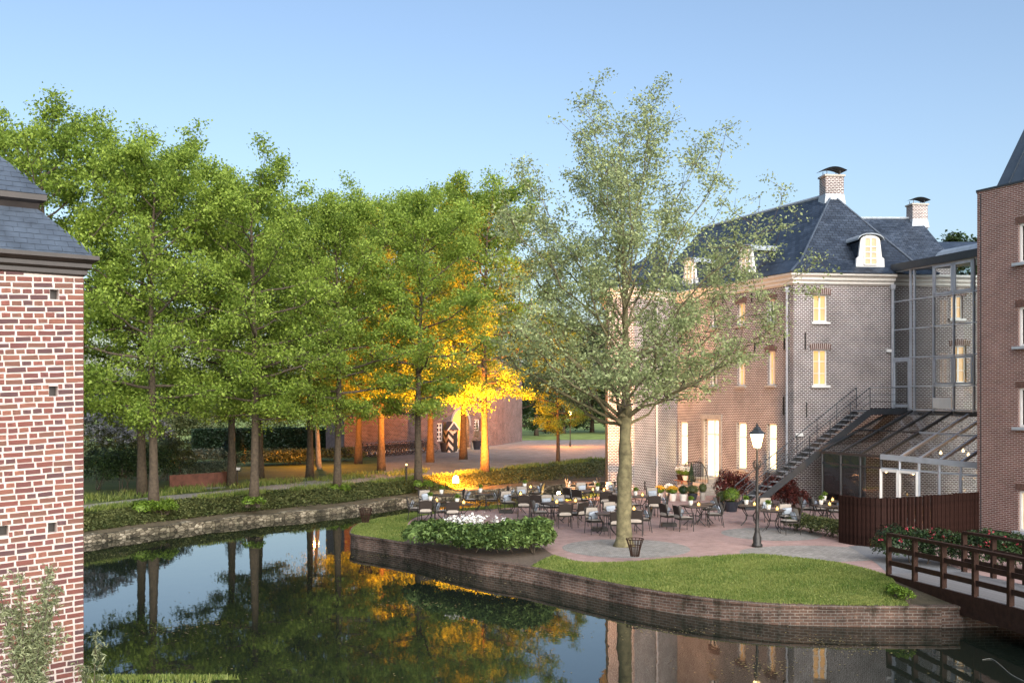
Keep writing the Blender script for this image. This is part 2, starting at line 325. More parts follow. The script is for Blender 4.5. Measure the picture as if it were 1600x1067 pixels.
# low stone edge of the far bank (a wall in stretches between bank points)
sw = thing('stone_wall', 'low pale rubble wall at the foot of the ivy bank along the moat', 'wall', wl_[20])
mb = MB()
for i in range(len(wl_) - 1):
    a, b = wl_[i], wl_[i + 1]; n = Vector((-(b - a).y, (b - a).x, 0)).normalized()
    j0, j1 = .03 * math.sin(i * 2.1), .03 * math.sin((i + 1) * 2.1)
    p = [a + Vector((0, 0, -.5)), b + Vector((0, 0, -.5)), b + n * .02 + Vector((0, 0, .27 + j1)), a + n * .02 + Vector((0, 0, .27 + j0)), a + n * .4 + Vector((0, 0, .30 + j0)), b + n * .4 + Vector((0, 0, .30 + j1))]
    mb.add(p, [(0, 1, 2, 3), (3, 2, 5, 4)])
mb.build('rubble_face', 'bank_stone', sw)
mb = MB()
for a, b in zip(tp_, tp_[1:]): mb.quad(a, b, (b.x * 40 + (60 if b.x > 0 else -60), 4000, ZB), (a.x * 40 + (60 if a.x > 0 else -60), 4000, ZB))
g = mb.build('ground', 'rough_grass'); tag(g, kind='structure')
tag(MB().poly([(-600, 98, ZB + .02), (-8, 104, ZB + .02), (400, 180, ZB + .02), (700, 1600, ZB + .02), (-1600, 1600, ZB + .02)]).build('meadow', 'field_green'), kind='structure')
# path and courtyard (4 mm sheets on the land)
lo = [(-250, 846.2), (0, 816.5), (130, 799.5), (242, 786.5), (383, 771.5), (530, 759), (634, 748.2), (753, 736.6), (830, 728.8), (900, 721.8), (950, 717.8)]
up = [(-250, 830), (0, 806), (130, 789), (242, 776), (349, 766), (470, 752.5), (540, 745), (600, 738), (650, 726), (700, 712), (760, 702)]
lo_, up_ = smooth_line([G(x, y, ZB + .005) for x, y in lo], 4), smooth_line([G(x, y, ZB + .005) for x, y in up], 4)
mb = MB()
for i in range(6 * 4): mb.quad(lo_[i], lo_[i + 1], up_[i + 1], up_[i])
tag(mb.build('path', 'gravel'), kind='structure')
mb = MB()
for i in range(6 * 4, 10 * 4): mb.quad(lo_[i], lo_[i + 1], up_[i + 1], up_[i])
c0 = up_[40]; mb.poly([lo_[40], (40, 76, ZB + .005), (60, 150, ZB + .005), (6, 150, ZB + .005), (-1.2, 97, ZB + .005), c0])
mb.poly([up_[28], up_[32], up_[36], up_[40], (-1.2, 97, ZB + .005), (-3, 92, ZB + .005), (-10.5, 79, ZB + .005)])
tag(mb.build('courtyard', 'court_paving'), kind='structure')
# island: lawn / bed strips between the paving edge and the moat wall
pairs = [((960, 771), (955, 768)), ((889, 783), (889, 776)), ((846, 788), (846, 779.6)), ((785, 794), (785, 788.6)), ((720, 798), (700, 796.5)), ((675, 803), (639, 802)), ((650, 808), (580, 812)), ((640, 814), (556, 821)), ((637, 819), (548, 830)), ((637, 822), (553, 835)), ((640, 825), (585, 840)), ((648, 829), (630, 847)), ((670, 834), (657, 852)), ((710, 838), (697, 861.8)), ((750, 841), (733.5, 869.2)), ((790, 845), (765, 875)), ((840, 852), (808, 881)), ((866, 867), (830, 885)), ((905, 877.5), (870, 893)), ((946, 879), (932, 905.6)), ((990, 877.5), (991, 917)), ((1040, 873), (1060, 928)), ((1090, 870.7), (1120, 935.6)), ((1176, 865.5), (1180, 941)), ((1251, 872), (1232, 944)), ((1307, 879), (1307, 946)), ((1352, 889), (1360, 946.5)), ((1390, 900), (1420, 947))]
IN = smooth_line([G(*a, .0) for a, b in pairs], 4); OUT = smooth_line([G(*b, -.10) for a, b in pairs], 4)
def strip(name, i0, i1, mat, dz=.006, rows=5):
    mb = MB()
    for i in range(i0 * 4, i1 * 4):
        for r in range(rows):
            f = lambda j, k: IN[j].lerp(OUT[j], k / rows) + Vector((0, 0, dz + .05 * math.sin(math.pi * k / rows) * min(1, (OUT[j] - IN[j]).length / 4)))
            mb.quad(f(i, r), f(i, r + 1), f(i + 1, r + 1), f(i + 1, r))
    return tag(mb.build(name, mat, smooth=True), kind='structure')
lawn_b = strip('lawn', 0, 11, 'lawn'); bedst = strip('shrub_bed', 11, 17, 'soil'); lawn_f = strip('lawn', 17, 27, 'lawn')
terr = [p for p in IN] + [Vector((10.2, 26.2, 0)), Vector((12.4, 25.9, 0)), Vector((40, 26, 0)), Vector((40, 60, 0)), Vector((6.6, 60, 0))]
mb = MB(); mb.poly([(p.x, p.y, 0) for p in terr][::-1])
import bmesh
o = mb.build('terrace', 'paving'); bm = bmesh.new(); bm.from_mesh(o.data); bmesh.ops.triangulate(bm, faces=bm.faces[:]); bm.to_mesh(o.data); bm.free()
if sum(p.normal.z for p in o.data.polygons) < 0: o.data.flip_normals()
o.data.update(); tag(o, kind='structure')
def disc(name, c, rx, ry, mat, z, n=40, rz=0.):
    mb = MB(); mb.poly([(c.x + rx * math.cos(a) * math.cos(rz) - ry * math.sin(a) * math.sin(rz), c.y + rx * math.cos(a) * math.sin(rz) + ry * math.sin(a) * math.cos(rz), z) for a in [2 * math.pi * k / n for k in range(n)]])
    return tag(mb.build(name, mat), kind='structure')
disc('paving_circle', G(978, 856), 2.0, 2.0, 'grey_paving', .004); disc('paving_circle', G(1205, 834), 1.7, 1.7, 'grey_paving', .004); disc('paving_circle', G(1275, 864), 2.3, 1.6, 'grey_paving', .004)
# asphalt path from the terrace to the bridge
tag(MB().poly([G(1325, 853, .008), G(1352, 868, .008), G(1370, 880, .008), G(1391, 899, .008), (10.0, 26.3, .008), (12.3, 26.0, .008), (12.3, 28, .008), G(1430, 862, .008), G(1390, 849, .008)]).build('path', 'asphalt'), kind='structure')
# retaining wall of the island
rw = thing('moat_wall', 'weathered brick retaining wall curving around the lawn above the moat', 'wall', OUT[60])
Q = OUT + [Vector((9.9, 23.6, -.1)), Vector((13, 23.8, -.1)), Vector((40, 24, -.1))]
face, cop = MB(), MB()
for a, b in zip(Q, Q[1:]):
    d = (b - a).normalized(); n = Vector((d.y, -d.x, 0))
    if n.dot(Vector((3, 37, 0)) - a) > 0: n = -n
    face.quad(a + n * .05 + Vector((0, 0, -1.6)), b + n * .05 + Vector((0, 0, -1.6)), b + n * .0 + Vector((0, 0, -.05)), a + n * .0 + Vector((0, 0, -.05)))
    cop.add([a + n * .04 + Vector((0, 0, -.06)), b + n * .04 + Vector((0, 0, -.06)), b + n * .04 + Vector((0, 0, .012)), a + n * .04 + Vector((0, 0, .012)), a - n * .2 + Vector((0, 0, .012)), b - n * .2 + Vector((0, 0, .012)), a - n * .2 + Vector((0, 0, -.1)), b - n * .2 + Vector((0, 0, -.1))], [(0, 1, 2, 3), (3, 2, 5, 4), (4, 5, 7, 6)])
face.build('brick_face', 'moat_brick', rw, smooth=True); cop.build('coping', 'moat_brick', rw)
tag(MB().quad((9.12, 23.62, -.11), (14.5, 23.75, -.11), (14.5, 26.6, -.004), (9.7, 26.6, -.004)).build('bank_under_bridge', 'bank_soil'), kind='structure')
# near bank under the old tower
mb = MB(); nb = [(-30, 18.9), (-12, 18.8), (-8, 18.6), (-6.7, 18.3), (-5.7, 17.9), (-4.9, 16.4), (-4.5, 13), (-4.2, 4)]
nbs = smooth_line([Vector((x, y, 0)) for x, y in nb], 4); cen = Vector((-12, 10, 0))
for a, b in zip(nbs, nbs[1:]):
    for k0, k1, z0, z1 in ((1, .86, -.75, -.12), (.86, .6, -.12, .32), (.6, 0, .32, .45)):
        A0, B0, A1, B1 = cen.lerp(a, k0), cen.lerp(b, k0), cen.lerp(a, k1), cen.lerp(b, k1)
        mb.quad((A0.x, A0.y, z0), (B0.x, B0.y, z0), (B1.x, B1.y, z1), (A1.x, A1.y, z1))
tag(mb.build('near_bank', 'lawn', smooth=True), kind='structure')
# far hills
rs = random.Random(3)
for k, (y0, hh, x0, x1) in enumerate([(700, 22, -700, 500), (1500, 62, -1500, 1500)]):
    mb = MB(); n = 70; prev = None
    for i in range(n + 1):
        x = x0 + (x1 - x0) * i / n; h = hh * (.62 + .2 * math.sin(i * .21 + k) + .1 * math.sin(i * .63) + .06 * rs.random())
        cur = ((x, y0, ZB), (x, y0 + 40, h), (x, y0 + 400, h * .9), (x, y0 + 800, ZB))
        if prev:
            for j in range(3): mb.quad(prev[j], cur[j], cur[j + 1], prev[j + 1])
        prev = cur
    tag(mb.build('hill', 'wood_hill', smooth=True), kind='structure')

rsn = np.random.RandomState(21); pw = []
for k in range(150):
    x = -150 + 270 * (k + rsn.uniform()) / 150; y = 225 + rsn.uniform(0, 40); r = rsn.uniform(3, 5.5); hh = rsn.uniform(4.5, 10)
    d = rsn.normal(size=(170, 3)); d /= np.linalg.norm(d, axis=1)[:, None]; pw.append(np.array([x, y, ZB + hh * .5]) + d * np.array([r, r, hh * .55]) * rsn.uniform(.75, 1.05, (170, 1)))
fw_ = leaf_mesh('far_wood', np.concatenate(pw), 1.5, 'dark_leaf', None, (0, 240, 0), 22); tag(fw_, 'far belt of dark trees beyond the meadow', 'wood', kind='stuff')

# ================================================================ BUILDINGS
class Plane2:
    def __init__(s, p0, p1):
        s.p0 = Vector((p0[0], p0[1], 0)); s.p1 = Vector((p1[0], p1[1], 0)); s.t = (s.p1 - s.p0).normalized(); s.n = Vector((s.t.y, -s.t.x, 0)); s.len = (s.p1 - s.p0).length
    def pt(s, u, w, off=0.): return s.p0 + s.t * u + s.n * off + Vector((0, 0, w))
    def u_of(s, x):                       # distance along the wall of a photo column
        q = (x - CX) / F; return (q * s.p0.y - s.p0.x) / (s.t.x - q * s.t.y)
    def dist(s, u): return (s.p0 + s.t * u).y
    def rect(s, x0, x1, y0, y1):
        u0, u1 = s.u_of(x0), s.u_of(x1); d = s.dist((u0 + u1) / 2); return (u0, u1, zat(y1, d), zat(y0, d))
def facade(pl, z0, z1, ops, parent, mat, depth=.22, name='wall', back=None):
    mb = MB(); us = sorted({0., pl.len} | {v for o in ops for v in o[:2]}); zs = sorted({z0, z1} | {v for o in ops for v in o[2:4]})
    for a, b in zip(us, us[1:]):
        for c, d in zip(zs, zs[1:]):
            mu, mz = (a + b) / 2, (c + d) / 2
            if any(o[0] < mu < o[1] and o[2] < mz < o[3] for o in ops): continue
            mb.quad(pl.pt(a, c), pl.pt(b, c), pl.pt(b, d), pl.pt(a, d))
    for a, b, c, d in [o[:4] for o in ops]:
        D = -depth
        mb.quad(pl.pt(a, c), pl.pt(a, d), pl.pt(a, d, D), pl.pt(a, c, D)); mb.quad(pl.pt(b, d), pl.pt(b, c), pl.pt(b, c, D), pl.pt(b, d, D))
        mb.quad(pl.pt(a, d), pl.pt(b, d), pl.pt(b, d, D), pl.pt(a, d, D)); mb.quad(pl.pt(b, c), pl.pt(a, c), pl.pt(a, c, D), pl.pt(b, c, D))
    return mb.build(name, mat, parent)
def window(parent, pl, op, pane='lit_window', frame='white_paint', cols=2, rows=2, fw=.07, inset=.14, sill='stone', arch=None, name='window', bw=.03, transom=None):
    a, b, c, d = op[:4]; I = -inset; mb = MB()
    for u in (a + fw / 2, b - fw / 2): mb.bar(pl.pt(u, c, I), pl.pt(u, d, I), .07, fw, up=pl.t)
    for w in (c + fw / 2, d - fw / 2): mb.bar(pl.pt(a + fw, w, I), pl.pt(b - fw, w, I), .07, fw)
    for i in range(1, cols): u = a + (b - a) * i / cols; mb.bar(pl.pt(u, c + fw, I), pl.pt(u, d - fw, I), .06, fw * (1.1 if cols == 2 else .6), up=pl.t)
    for i in ([transom] if transom else [k / rows for k in range(1, rows)]): w = c + (d - c) * i; mb.bar(pl.pt(a + fw, w, I + .003), pl.pt(b - fw, w, I + .003), .05, fw * .9 if transom else bw)
    fr = mb.build(name, frame, parent)
    for i in range(cols):
        x0 = a + fw + (b - a - 2 * fw) * i / cols; x1 = a + fw + (b - a - 2 * fw) * (i + 1) / cols
        MB().quad(pl.pt(x0, c + fw, I - .02), pl.pt(x1, c + fw, I - .02), pl.pt(x1, d - fw, I - .02), pl.pt(x0, d - fw, I - .02)).build('pane', pane, fr)
    if sill: MB().bar(pl.pt(a - .1, c - .05, .0), pl.pt(b + .1, c - .05, .0), .2, .1).build('sill', sill, fr)
    if arch:
        mb = MB(); n = max(6, int((b - a + .3) / .085))
        for i in range(n):
            u = a - .15 + (b - a + .3) * (i + .5) / n; k = (u - (a + b) / 2) / (b - a); top = d + .02 - .10 * k * k
            mb.bar(pl.pt(u, top, .008), pl.pt(u + k * .06, top + .26, .008), .05, .05, up=pl.t)
        mb.build('brick_arch', arch, fr); MB().bar(pl.pt(a - .15, d + .13, -.015), pl.pt(b + .15, d + .13, -.015), .05, .27).build('arch_mortar', 'tower_mortar', fr)
    return fr
def sweep(mb, pts, prof, mi=0):
    P = [Vector((p[0], p[1], 0)) for p in pts]; ms = []
    for i, p in enumerate(P):
        ns = []
        if i > 0: t = (P[i] - P[i - 1]).normalized(); ns.append(Vector((t.y, -t.x, 0)))
        if i < len(P) - 1: t = (P[i + 1] - P[i]).normalized(); ns.append(Vector((t.y, -t.x, 0)))
        ms.append(ns[0] if len(ns) == 1 else (ns[0] + ns[1]) / (1 + ns[0].dot(ns[1])))
    for i in range(len(P) - 1):
        for (o0, z0), (o1, z1) in zip(prof, prof[1:]):
            mb.quad(P[i] + ms[i] * o0 + Vector((0, 0, z0)), P[i + 1] + ms[i + 1] * o0 + Vector((0, 0, z0)), P[i + 1] + ms[i + 1] * o1 + Vector((0, 0, z1)), P[i] + ms[i] * o1 + Vector((0, 0, z1)), mi)
    return ms
# ---- the castle wing: facade A (recedes to the left), end B (faces the water), stub wing at the far end of A
K = Vector((12.65, 46, 0)); dA = Vector((-.403, .915, 0)).normalized(); dB = Vector((4.75, .6, 0)).normalized()
A = Plane2(K + dA * 13, K); Bp = Plane2(K, K + dB * 9.2)
Q0, Q1, Q2 = Wp(950, 52.2), Wp(991, 51.8), K + dA * 9.5
T0, T1, T2 = Plane2(Q0 + Vector((.5, 7, 0)), Q0), Plane2(Q0, Q1), Plane2(Q1, Q2)
cas = thing('castle_wing', 'old brick castle wing with steep slate roof and lit tall windows beside the terrace', 'building', K)
ZE = 9.85
Aw = {k: A.rect(*v) for k, v in dict(g1=(1061, 1074, 659, 727), door=(1101, 1124, 655, 746), g2=(1151, 1166, 660, 733), g3=(1198, 1213, 662, 735), f0=(1110, 1121, 560, 604), f1=(1152, 1164, 552, 603), f2=(1199, 1211, 549, 602), t0=(1110, 1121, 482, 512), t1=(1152, 1164, 474, 508), t2=(1199, 1211, 468, 505)).items()}
facade(A, -1, ZE, list(Aw.values()), cas, 'old_brick', .3)
for k, op in Aw.items():
    if k == 'door':
        fr = window(cas, A, op, 'lit_window', 'white_paint', 2, 1, .09, .2, None, name='door', transom=.74)
        mb = MB()                                # stone surround
        for u0, u1 in ((op[0] - .22, op[0]), (op[1], op[1] + .22)): mb.bar(A.pt((u0 + u1) / 2, op[2], .02), A.pt((u0 + u1) / 2, op[3], .02), .06, .22, up=A.t)
        mb.bar(A.pt(op[0] - .26, op[3] + .13, .03), A.pt(op[1] + .26, op[3] + .13, .03), .1, .26); mb.build('door_surround', 'stone', fr)
    elif k[0] == 'g': window(cas, A, op, 'lit_window', cols=1, rows=2, transom=.68, fw=.08, inset=.18)
    else: window(cas, A, op, 'lit_amber' if k in ('f1', 'f2', 't1') else 'dark_pane', cols=2, rows=2 if k[0] == 'f' else 1, inset=.16, arch='arch_brick')
Bw = [Bp.rect(1271, 1293, 460, 503), Bp.rect(1270.5, 1293, 546, 602), Bp.rect(1486, 1505, 462, 498), Bp.rect(1488, 1510, 540, 598)]
facade(Bp, -1, ZE, Bw, cas, 'old_brick', .25)
for i, op in enumerate(Bw): window(cas, Bp, op, 'lit_amber', cols=2, rows=2 if i % 2 == 0 else 3, inset=.15, arch='arch_brick', sill='white_paint')
for pl in (T0, T1, T2): facade(pl, -1, ZE, [], cas, 'old_brick')
mb = MB(); cl = [Q0 + Vector((.5, 7, 0)), Q0, Q1, Q2]; prof = [(0, ZE - .06), (.10, ZE), (.10, ZE + .12), (.2, ZE + .16), (.2, ZE + .27), (.34, ZE + .36), (.34, ZE + .45), (-.3, ZE + .46)]
sweep(mb, cl, prof); sweep(mb, [Q2, K, K + dB * 9.2], prof); mb.build('cornice', 'cornice_paint', cas)
ap = Vector((15.55, 49.8, 14.6)); E = lambda p, z=ZE + .46: Vector((p.x, p.y, z))
nA, nB = A.n, Bp.n; Ke = E(K + (nA + nB) / (1 + nA.dot(nB)) * .4); Be = E(K + dB * 6.75 + nB * .4); rid = ap + dA * 11; Ae = E(K + dA * 13 + nA * .4); Re = E(K + dB * 6.75 + dA * 13)
def mid(e, a, k=.24, z=11.0): p = e.lerp(a, k); return Vector((p.x, p.y, z))
mb = MB(); K2, B2, A2, R2 = mid(Ke, ap), mid(Be, ap), mid(Ae, rid), mid(Re, rid)
mb.quad(Ke, Be, B2, K2); mb.poly([K2, B2, ap]); mb.quad(Ae, Ke, K2, A2); mb.quad(A2, K2, ap, rid); mb.quad(Be, Re, R2, B2); mb.quad(B2, R2, rid, ap)
tw = (Q0 + Q2) / 2 + Vector((1.5, 4, 0)); tw.z = 13.2; q0, q1, q2 = [E(p) for p in (Q0 + Vector((-.35, -.3, 0)), Q1 + Vector((.1, -.42, 0)), Q2)]
mb.poly([q0, q1, tw]); mb.poly([q1, q2, tw]); mb.poly([E(Q0 + Vector((.1, 7, 0))), q0, tw])
rf = mb.build('roof', 'slate', cas)
mb = MB(); mb.tube([Ke + Vector((0, 0, .03)), K2 + Vector((0, 0, .03)), ap], .05, 6); mb.tube([Be + Vector((0, 0, .03)), B2 + Vector((0, 0, .03)), ap], .05, 6); mb.build('hip_flashing', 'slate_tile', rf)
MB().tube([ap + Vector((0, 0, .02)), rid + Vector((0, 0, .02))], .09, 6).build('ridge_flashing', 'lead', rf)
def chimney(parent, c, w, z0, z1, cap=True, rz=.12):
    ch = MB().box((c.x, c.y, (z0 + z1) / 2), (w, w * .8, z1 - z0), rz).build('chimney', 'old_brick', parent)
    MB().box((c.x, c.y, z0 + .35), (w + .16, w * .8 + .16, .5), rz, taper=.88).build('flashing', 'lead', ch)
    MB().box((c.x, c.y, z1 + .04), (w + .12, w * .8 + .12, .09), rz).build('chimney_cap', 'stone', ch)
    mb = MB(); n = 8; ca, sa = math.cos(rz), math.sin(rz)
    for x in (-.36, .36):
        for y in (-.25, .25): mb.tube([(c.x + (x * ca - y * sa) * w, c.y + (x * sa + y * ca) * w, z1 + .08), (c.x + (x * ca - y * sa) * w, c.y + (x * sa + y * ca) * w, z1 + .3)], .02, 5)
    for i in range(n):
        f = lambda k: ((k / n - .5) * w * 1.3, .28 + .16 * math.sin(math.pi * k / n)); (x0, h0), (x1, h1) = f(i), f(i + 1)
        p = lambda x, y, h: (c.x + x * ca - y * sa, c.y + x * sa + y * ca, z1 + h)
        mb.quad(p(x0, -w * .5, h0), p(x1, -w * .5, h1), p(x1, w * .5, h1), p(x0, w * .5, h0)); mb.quad(p(x0, -w * .5, h0 + .02), p(x0, w * .5, h0 + .02), p(x1, w * .5, h1 + .02), p(x1, -w * .5, h1 + .02))
    mb.build('cowl', 'dark_metal', ch); return ch
chimney(cas, ap + Vector((.05, .2, 0)), .92, 14.0, 15.45)
def dormer(parent, pl, u, zb, back, w=1.1, h=1.45):
    D = lambda du, w_, off=0.: pl.pt(u + du, zb + w_, off - back)
    out = [(-w * .62, 0), (w * .62, 0), (w * .6, .42), (w * .5, .5), (w * .42, h - .22)] + [(w * .42 * math.cos(a), h - .22 + .26 * math.sin(a)) for a in [math.pi * k / 8 for k in range(1, 8)]] + [(-w * .42, h - .22), (-w * .5, .5), (-w * .6, .42)]
    mb = MB(); n = len(out); mb.add([D(x, z, .06) for x, z in out] + [D(x, z, -.06) for x, z in out], [list(range(n)), [n + i for i in range(n)][::-1]] + [(i, n + i, n + (i + 1) % n, (i + 1) % n) for i in range(n)])
    d = mb.build('dormer', 'white_paint', parent)
    mb = MB(); a, b = w * .42, h - .24
    mb.quad(D(-a, 0, -.05), D(-a, b, -.05), D(-a, b, -2.0), D(-a, 0, -2.0)); mb.quad(D(a, 0, -.05), D(a, 0, -2), D(a, b, -2), D(a, b, -.05)); mb.build('dormer_cheek', 'slate', d)
    mb = MB(); k = 8
    for i in range(k):
        f = lambda j: (-w * .56 * math.cos(math.pi * j / k), h - .2 + .27 * math.sin(math.pi * j / k)); (x0, z0), (x1, z1) = f(i), f(i + 1)
        mb.quad(D(x0, z0, .16), D(x1, z1, .16), D(x1, z1 + .02, -2.2), D(x0, z0 + .02, -2.2)); mb.quad(D(x0, z0, .16), D(x0, z0 + .05, .16), D(x1, z1 + .05, .16), D(x1, z1, .16)); mb.quad(D(x0, z0 + .05, .16), D(x0, z0 + .07, -2.2), D(x1, z1 + .07, -2.2), D(x1, z1 + .05, .16))
    mb.build('dormer_roof', 'lead', d)
    mb = MB(); a = w * .27
    for x in (-a, 0, a): mb.bar(D(x, .14, .08), D(x, h - .12, .08), .05, .055, up=pl.t)
    for z in (.14, .42, .70, .95, h - .1): mb.bar(D(-a, z, .082), D(a, z, .082), .05, .05)
    mb.build('dormer_window', 'white_paint', d)
    MB().quad(D(-a, .14, .066), D(a, .14, .066), D(a, h - .1, .066), D(-a, h - .1, .066)).build('pane', 'lit_pale', d)
dormer(cas, Bp, Bp.u_of(1361), 10.62, .12); dormer(cas, A, A.u_of(1160), 10.55, .25); dormer(cas, A, A.u_of(1072), 10.55, .25)
def pipe(parent, p, z0, z1): MB().tube([(p.x, p.y, z0), (p.x, p.y, z1)], .055, 8).box((p.x, p.y, z1), (.2, .2, .22)).build('drain_pipe', 'pipe_grey', parent)
pipe(cas, K + dA * .35 + nA * .1, .1, 9.6); pipe(cas, T2.pt(T2.u_of(1024), 0, .1), .0, 9.6); pipe(cas, Bp.pt(Bp.u_of(1393), 0, .08), 4.3, 9.75)
for pl, x, y0, y1 in ((Bp, 1258, 520, 546), (Bp, 1260, 628, 652), (A, 1226, 520, 547), (A, 1225, 620, 648), (A, 1180, 535, 550), (A, 1175, 458, 472), (A, 1130, 462, 475), (T1, 960, 752, 765), (T2, 1007, 752, 765)):
    u = pl.u_of(x); d = pl.dist(u); MB().bar(pl.pt(u, zat(y1, d), .03), pl.pt(u, zat(y0, d), .03), .04, .05, up=pl.t).build('wall_anchor', 'black_iron', cas)
for pl, x, y in ((Bp, 1389, 548), (Bp, 1248, 679)):
    u = pl.u_of(x); MB().bar(pl.pt(u - .16, zat(y, pl.dist(u)), .06), pl.pt(u + .16, zat(y, pl.dist(u)), .06), .1, .13).build('bulkhead_light', 'white_paint', cas)
# entrance steps with railing
op = Aw['door']; uc = (op[0] + op[1]) / 2; zd = op[2]
st = thing('entrance_steps', 'worn grey stone steps with black iron railing below the lit door', 'steps', A.pt(uc, 0, .8))
for i in range(4): MB().bar(A.pt(uc - .75 + .0, zd * (i + .5) / 4 - .0, .45 + (3 - i) * .16), A.pt(uc + .95 + (3 - i) * .32, zd * (i + .5) / 4, .45 + (3 - i) * .16), 1.0 + (3 - i) * .32 - .05, zd / 4 - .004).build('step', 'stone', st)
mb = MB(); rail = [A.pt(uc - 1.5, .55, 1.0), A.pt(uc - .8, zd + .75, 1.0), A.pt(uc + .5, zd + .85, 1.0), A.pt(uc + .9, zd + .5, 1.0), A.pt(uc + 1.25, .75, 1.1)]
mb.tube(rail, .025, 6); rb = mb.build('railing', 'black_iron', st)
for k in range(9):
    u = uc - .8 + k * .21; top = zd + .75 + .1 * min(1, k / 6) if k < 7 else zd + .85 - .3 * (k - 6); MB().tube([A.pt(u, zd - .1 if k < 7 else .3, 1.0), A.pt(u, top, 1.0)], .014, 5).build('baluster', 'black_iron', rb)
MB().tube([A.pt(uc - 1.5, 0, 1.0), A.pt(uc - 1.5, .56, 1.0)], .02, 5).build('baluster', 'black_iron', rb); MB().tube([A.pt(uc + 1.25, 0, 1.1), A.pt(uc + 1.25, .78, 1.1)], .02, 5).build('baluster', 'black_iron', rb)
# ---- rear wing with a second chimney
rw2 = thing('rear_wing', 'slate roofed rear wing with small chimney behind the castle wing', 'building', (22, 62, 0))
mb = MB(); e0, e1, r0, r1 = Vector((18, 58, 12.2)), Vector((25.6, 58.6, 12.2)), Vector((19.5, 61.5, zat(341, 61.5))), Vector((24.5, 61.8, zat(341, 61.8)))
mb.quad(e0, e1, r1, r0); mb.poly([e1, Vector((26.2, 66, 12.2)), r1]); mb.quad(Vector((26.2, 66, 12.2)), Vector((18, 66, 12.2)), r0, r1); mb.build('roof', 'slate', rw2)
MB().box((21.8, 62, 5.5), (7.2, 6.6, 13.3)).build('wall', 'old_brick', rw2); MB().tube([r0, r1], .08, 6).build('ridge_flashing', 'lead', rw2)
chimney(rw2, Vector((24.4, 61.7, 0)), .95, zat(360, 61.7), zat(322, 61.7))
mb = MB(); mb.quad((24, 66, zat(392, 66)), (34, 62, zat(392, 62)), (34, 66, zat(378, 66)), (24, 70, zat(378, 70))); mb.build('lower_roof', 'slate', rw2); MB().box((29, 68, 5.5), (9, 4, 13)).build('wall', 'old_brick', rw2)
# ---- glass stair hall
g0 = Vector((17.33, 46.55, 0)); gd = Vector((.298, -.954, 0)).normalized(); GH = Plane2(g0, g0 + gd * 6.6)
gh = thing('glass_stair_hall', 'glazed link hall with grey steel grid between the two brick buildings', 'glass hall', g0)
ux = [0, GH.u_of(1423), GH.u_of(1429), GH.u_of(1459), GH.u_of(1490.5), GH.u_of(1522), 6.6]; zz = [4.2, 5.22, 6.5, 7.78, 9.06, 10.4]
for u in ux: MB().bar(GH.pt(u, 4.1, 0), GH.pt(u, 10.4, 0), .10, .055, up=GH.t).build('mullion', 'grey_metal', gh)
for z in zz: MB().bar(GH.pt(0, z, .004), GH.pt(6.6, z, .004), .08, .05).build('transom', 'grey_metal', gh)
for i, (a, b) in enumerate(zip(ux, ux[1:])):
    for j, (c, d) in enumerate(zip(zz, zz[1:])):
        if b - a < .3: continue
        fr = MB().quad(GH.pt(a + .03, c + .03, -.01), GH.pt(b - .03, c + .03, -.01), GH.pt(b - .03, d - .03, -.01), GH.pt(a + .03, d - .03, -.01)).build('pane', 'glass', gh)
        if (i, j) in ((3, 4), (4, 4), (3, 1), (4, 1)):
            mb = MB()
            for u in (a + .09, b - .09): mb.bar(GH.pt(u, c + .06, .03), GH.pt(u, d - .06, .03), .05, .09, up=GH.t)
            for z in (c + .09, d - .09): mb.bar(GH.pt(a + .05, z, .03), GH.pt(b - .05, z, .03), .05, .09)
            mb.build('casement', 'grey_metal', fr)
mb = MB(); a, b = ux[0] + .1, ux[1] - .06
for u in (a, b): mb.bar(GH.pt(u, 4.25, .04), GH.pt(u, 6.45, .04), .06, .12, up=GH.t)
for z in (4.36, 6.4): mb.bar(GH.pt(a, z, .04), GH.pt(b, z, .04), .06, .14)
mb.build('glass_door', 'grey_metal', gh)
MB().prism([GH.pt(0, 0, .15), GH.pt(6.6, 0, .15), GH.pt(6.6, 0, -4), GH.pt(0, 0, -.1)], 10.42, 10.75).build('flat_roof', 'dark_metal', gh)
MB().prism([GH.pt(0, 0, .05), GH.pt(6.6, 0, .05), GH.pt(6.6, 0, -4), GH.pt(0, 0, -.1)], 3.95, 4.14).build('floor_slab', 'dark_metal', gh)
MB().bar(GH.pt(ux[3] + .05, 4.5, .06), GH.pt(ux[4] - .05, 4.5, .06), .06, .45).build('white_panel', 'white_paint', gh)
mb = MB(); k = 8; c = GH.pt(3.2, 10.75, -1.6)
for i in range(k):
    f = lambda j: (-.7 * math.cos(math.pi * j / k), .55 * math.sin(math.pi * j / k)); (x0, z0), (x1, z1) = f(i), f(i + 1); tt, nn = GH.n, GH.t
    mb.quad(c + tt * x0 + nn * -1.6 + Vector((0, 0, z0)), c + tt * x1 + nn * -1.6 + Vector((0, 0, z1)), c + tt * x1 + nn * 1.2 + Vector((0, 0, z1)), c + tt * x0 + nn * 1.2 + Vector((0, 0, z0)))
mb.build('barrel_rooflight', 'lead', gh)
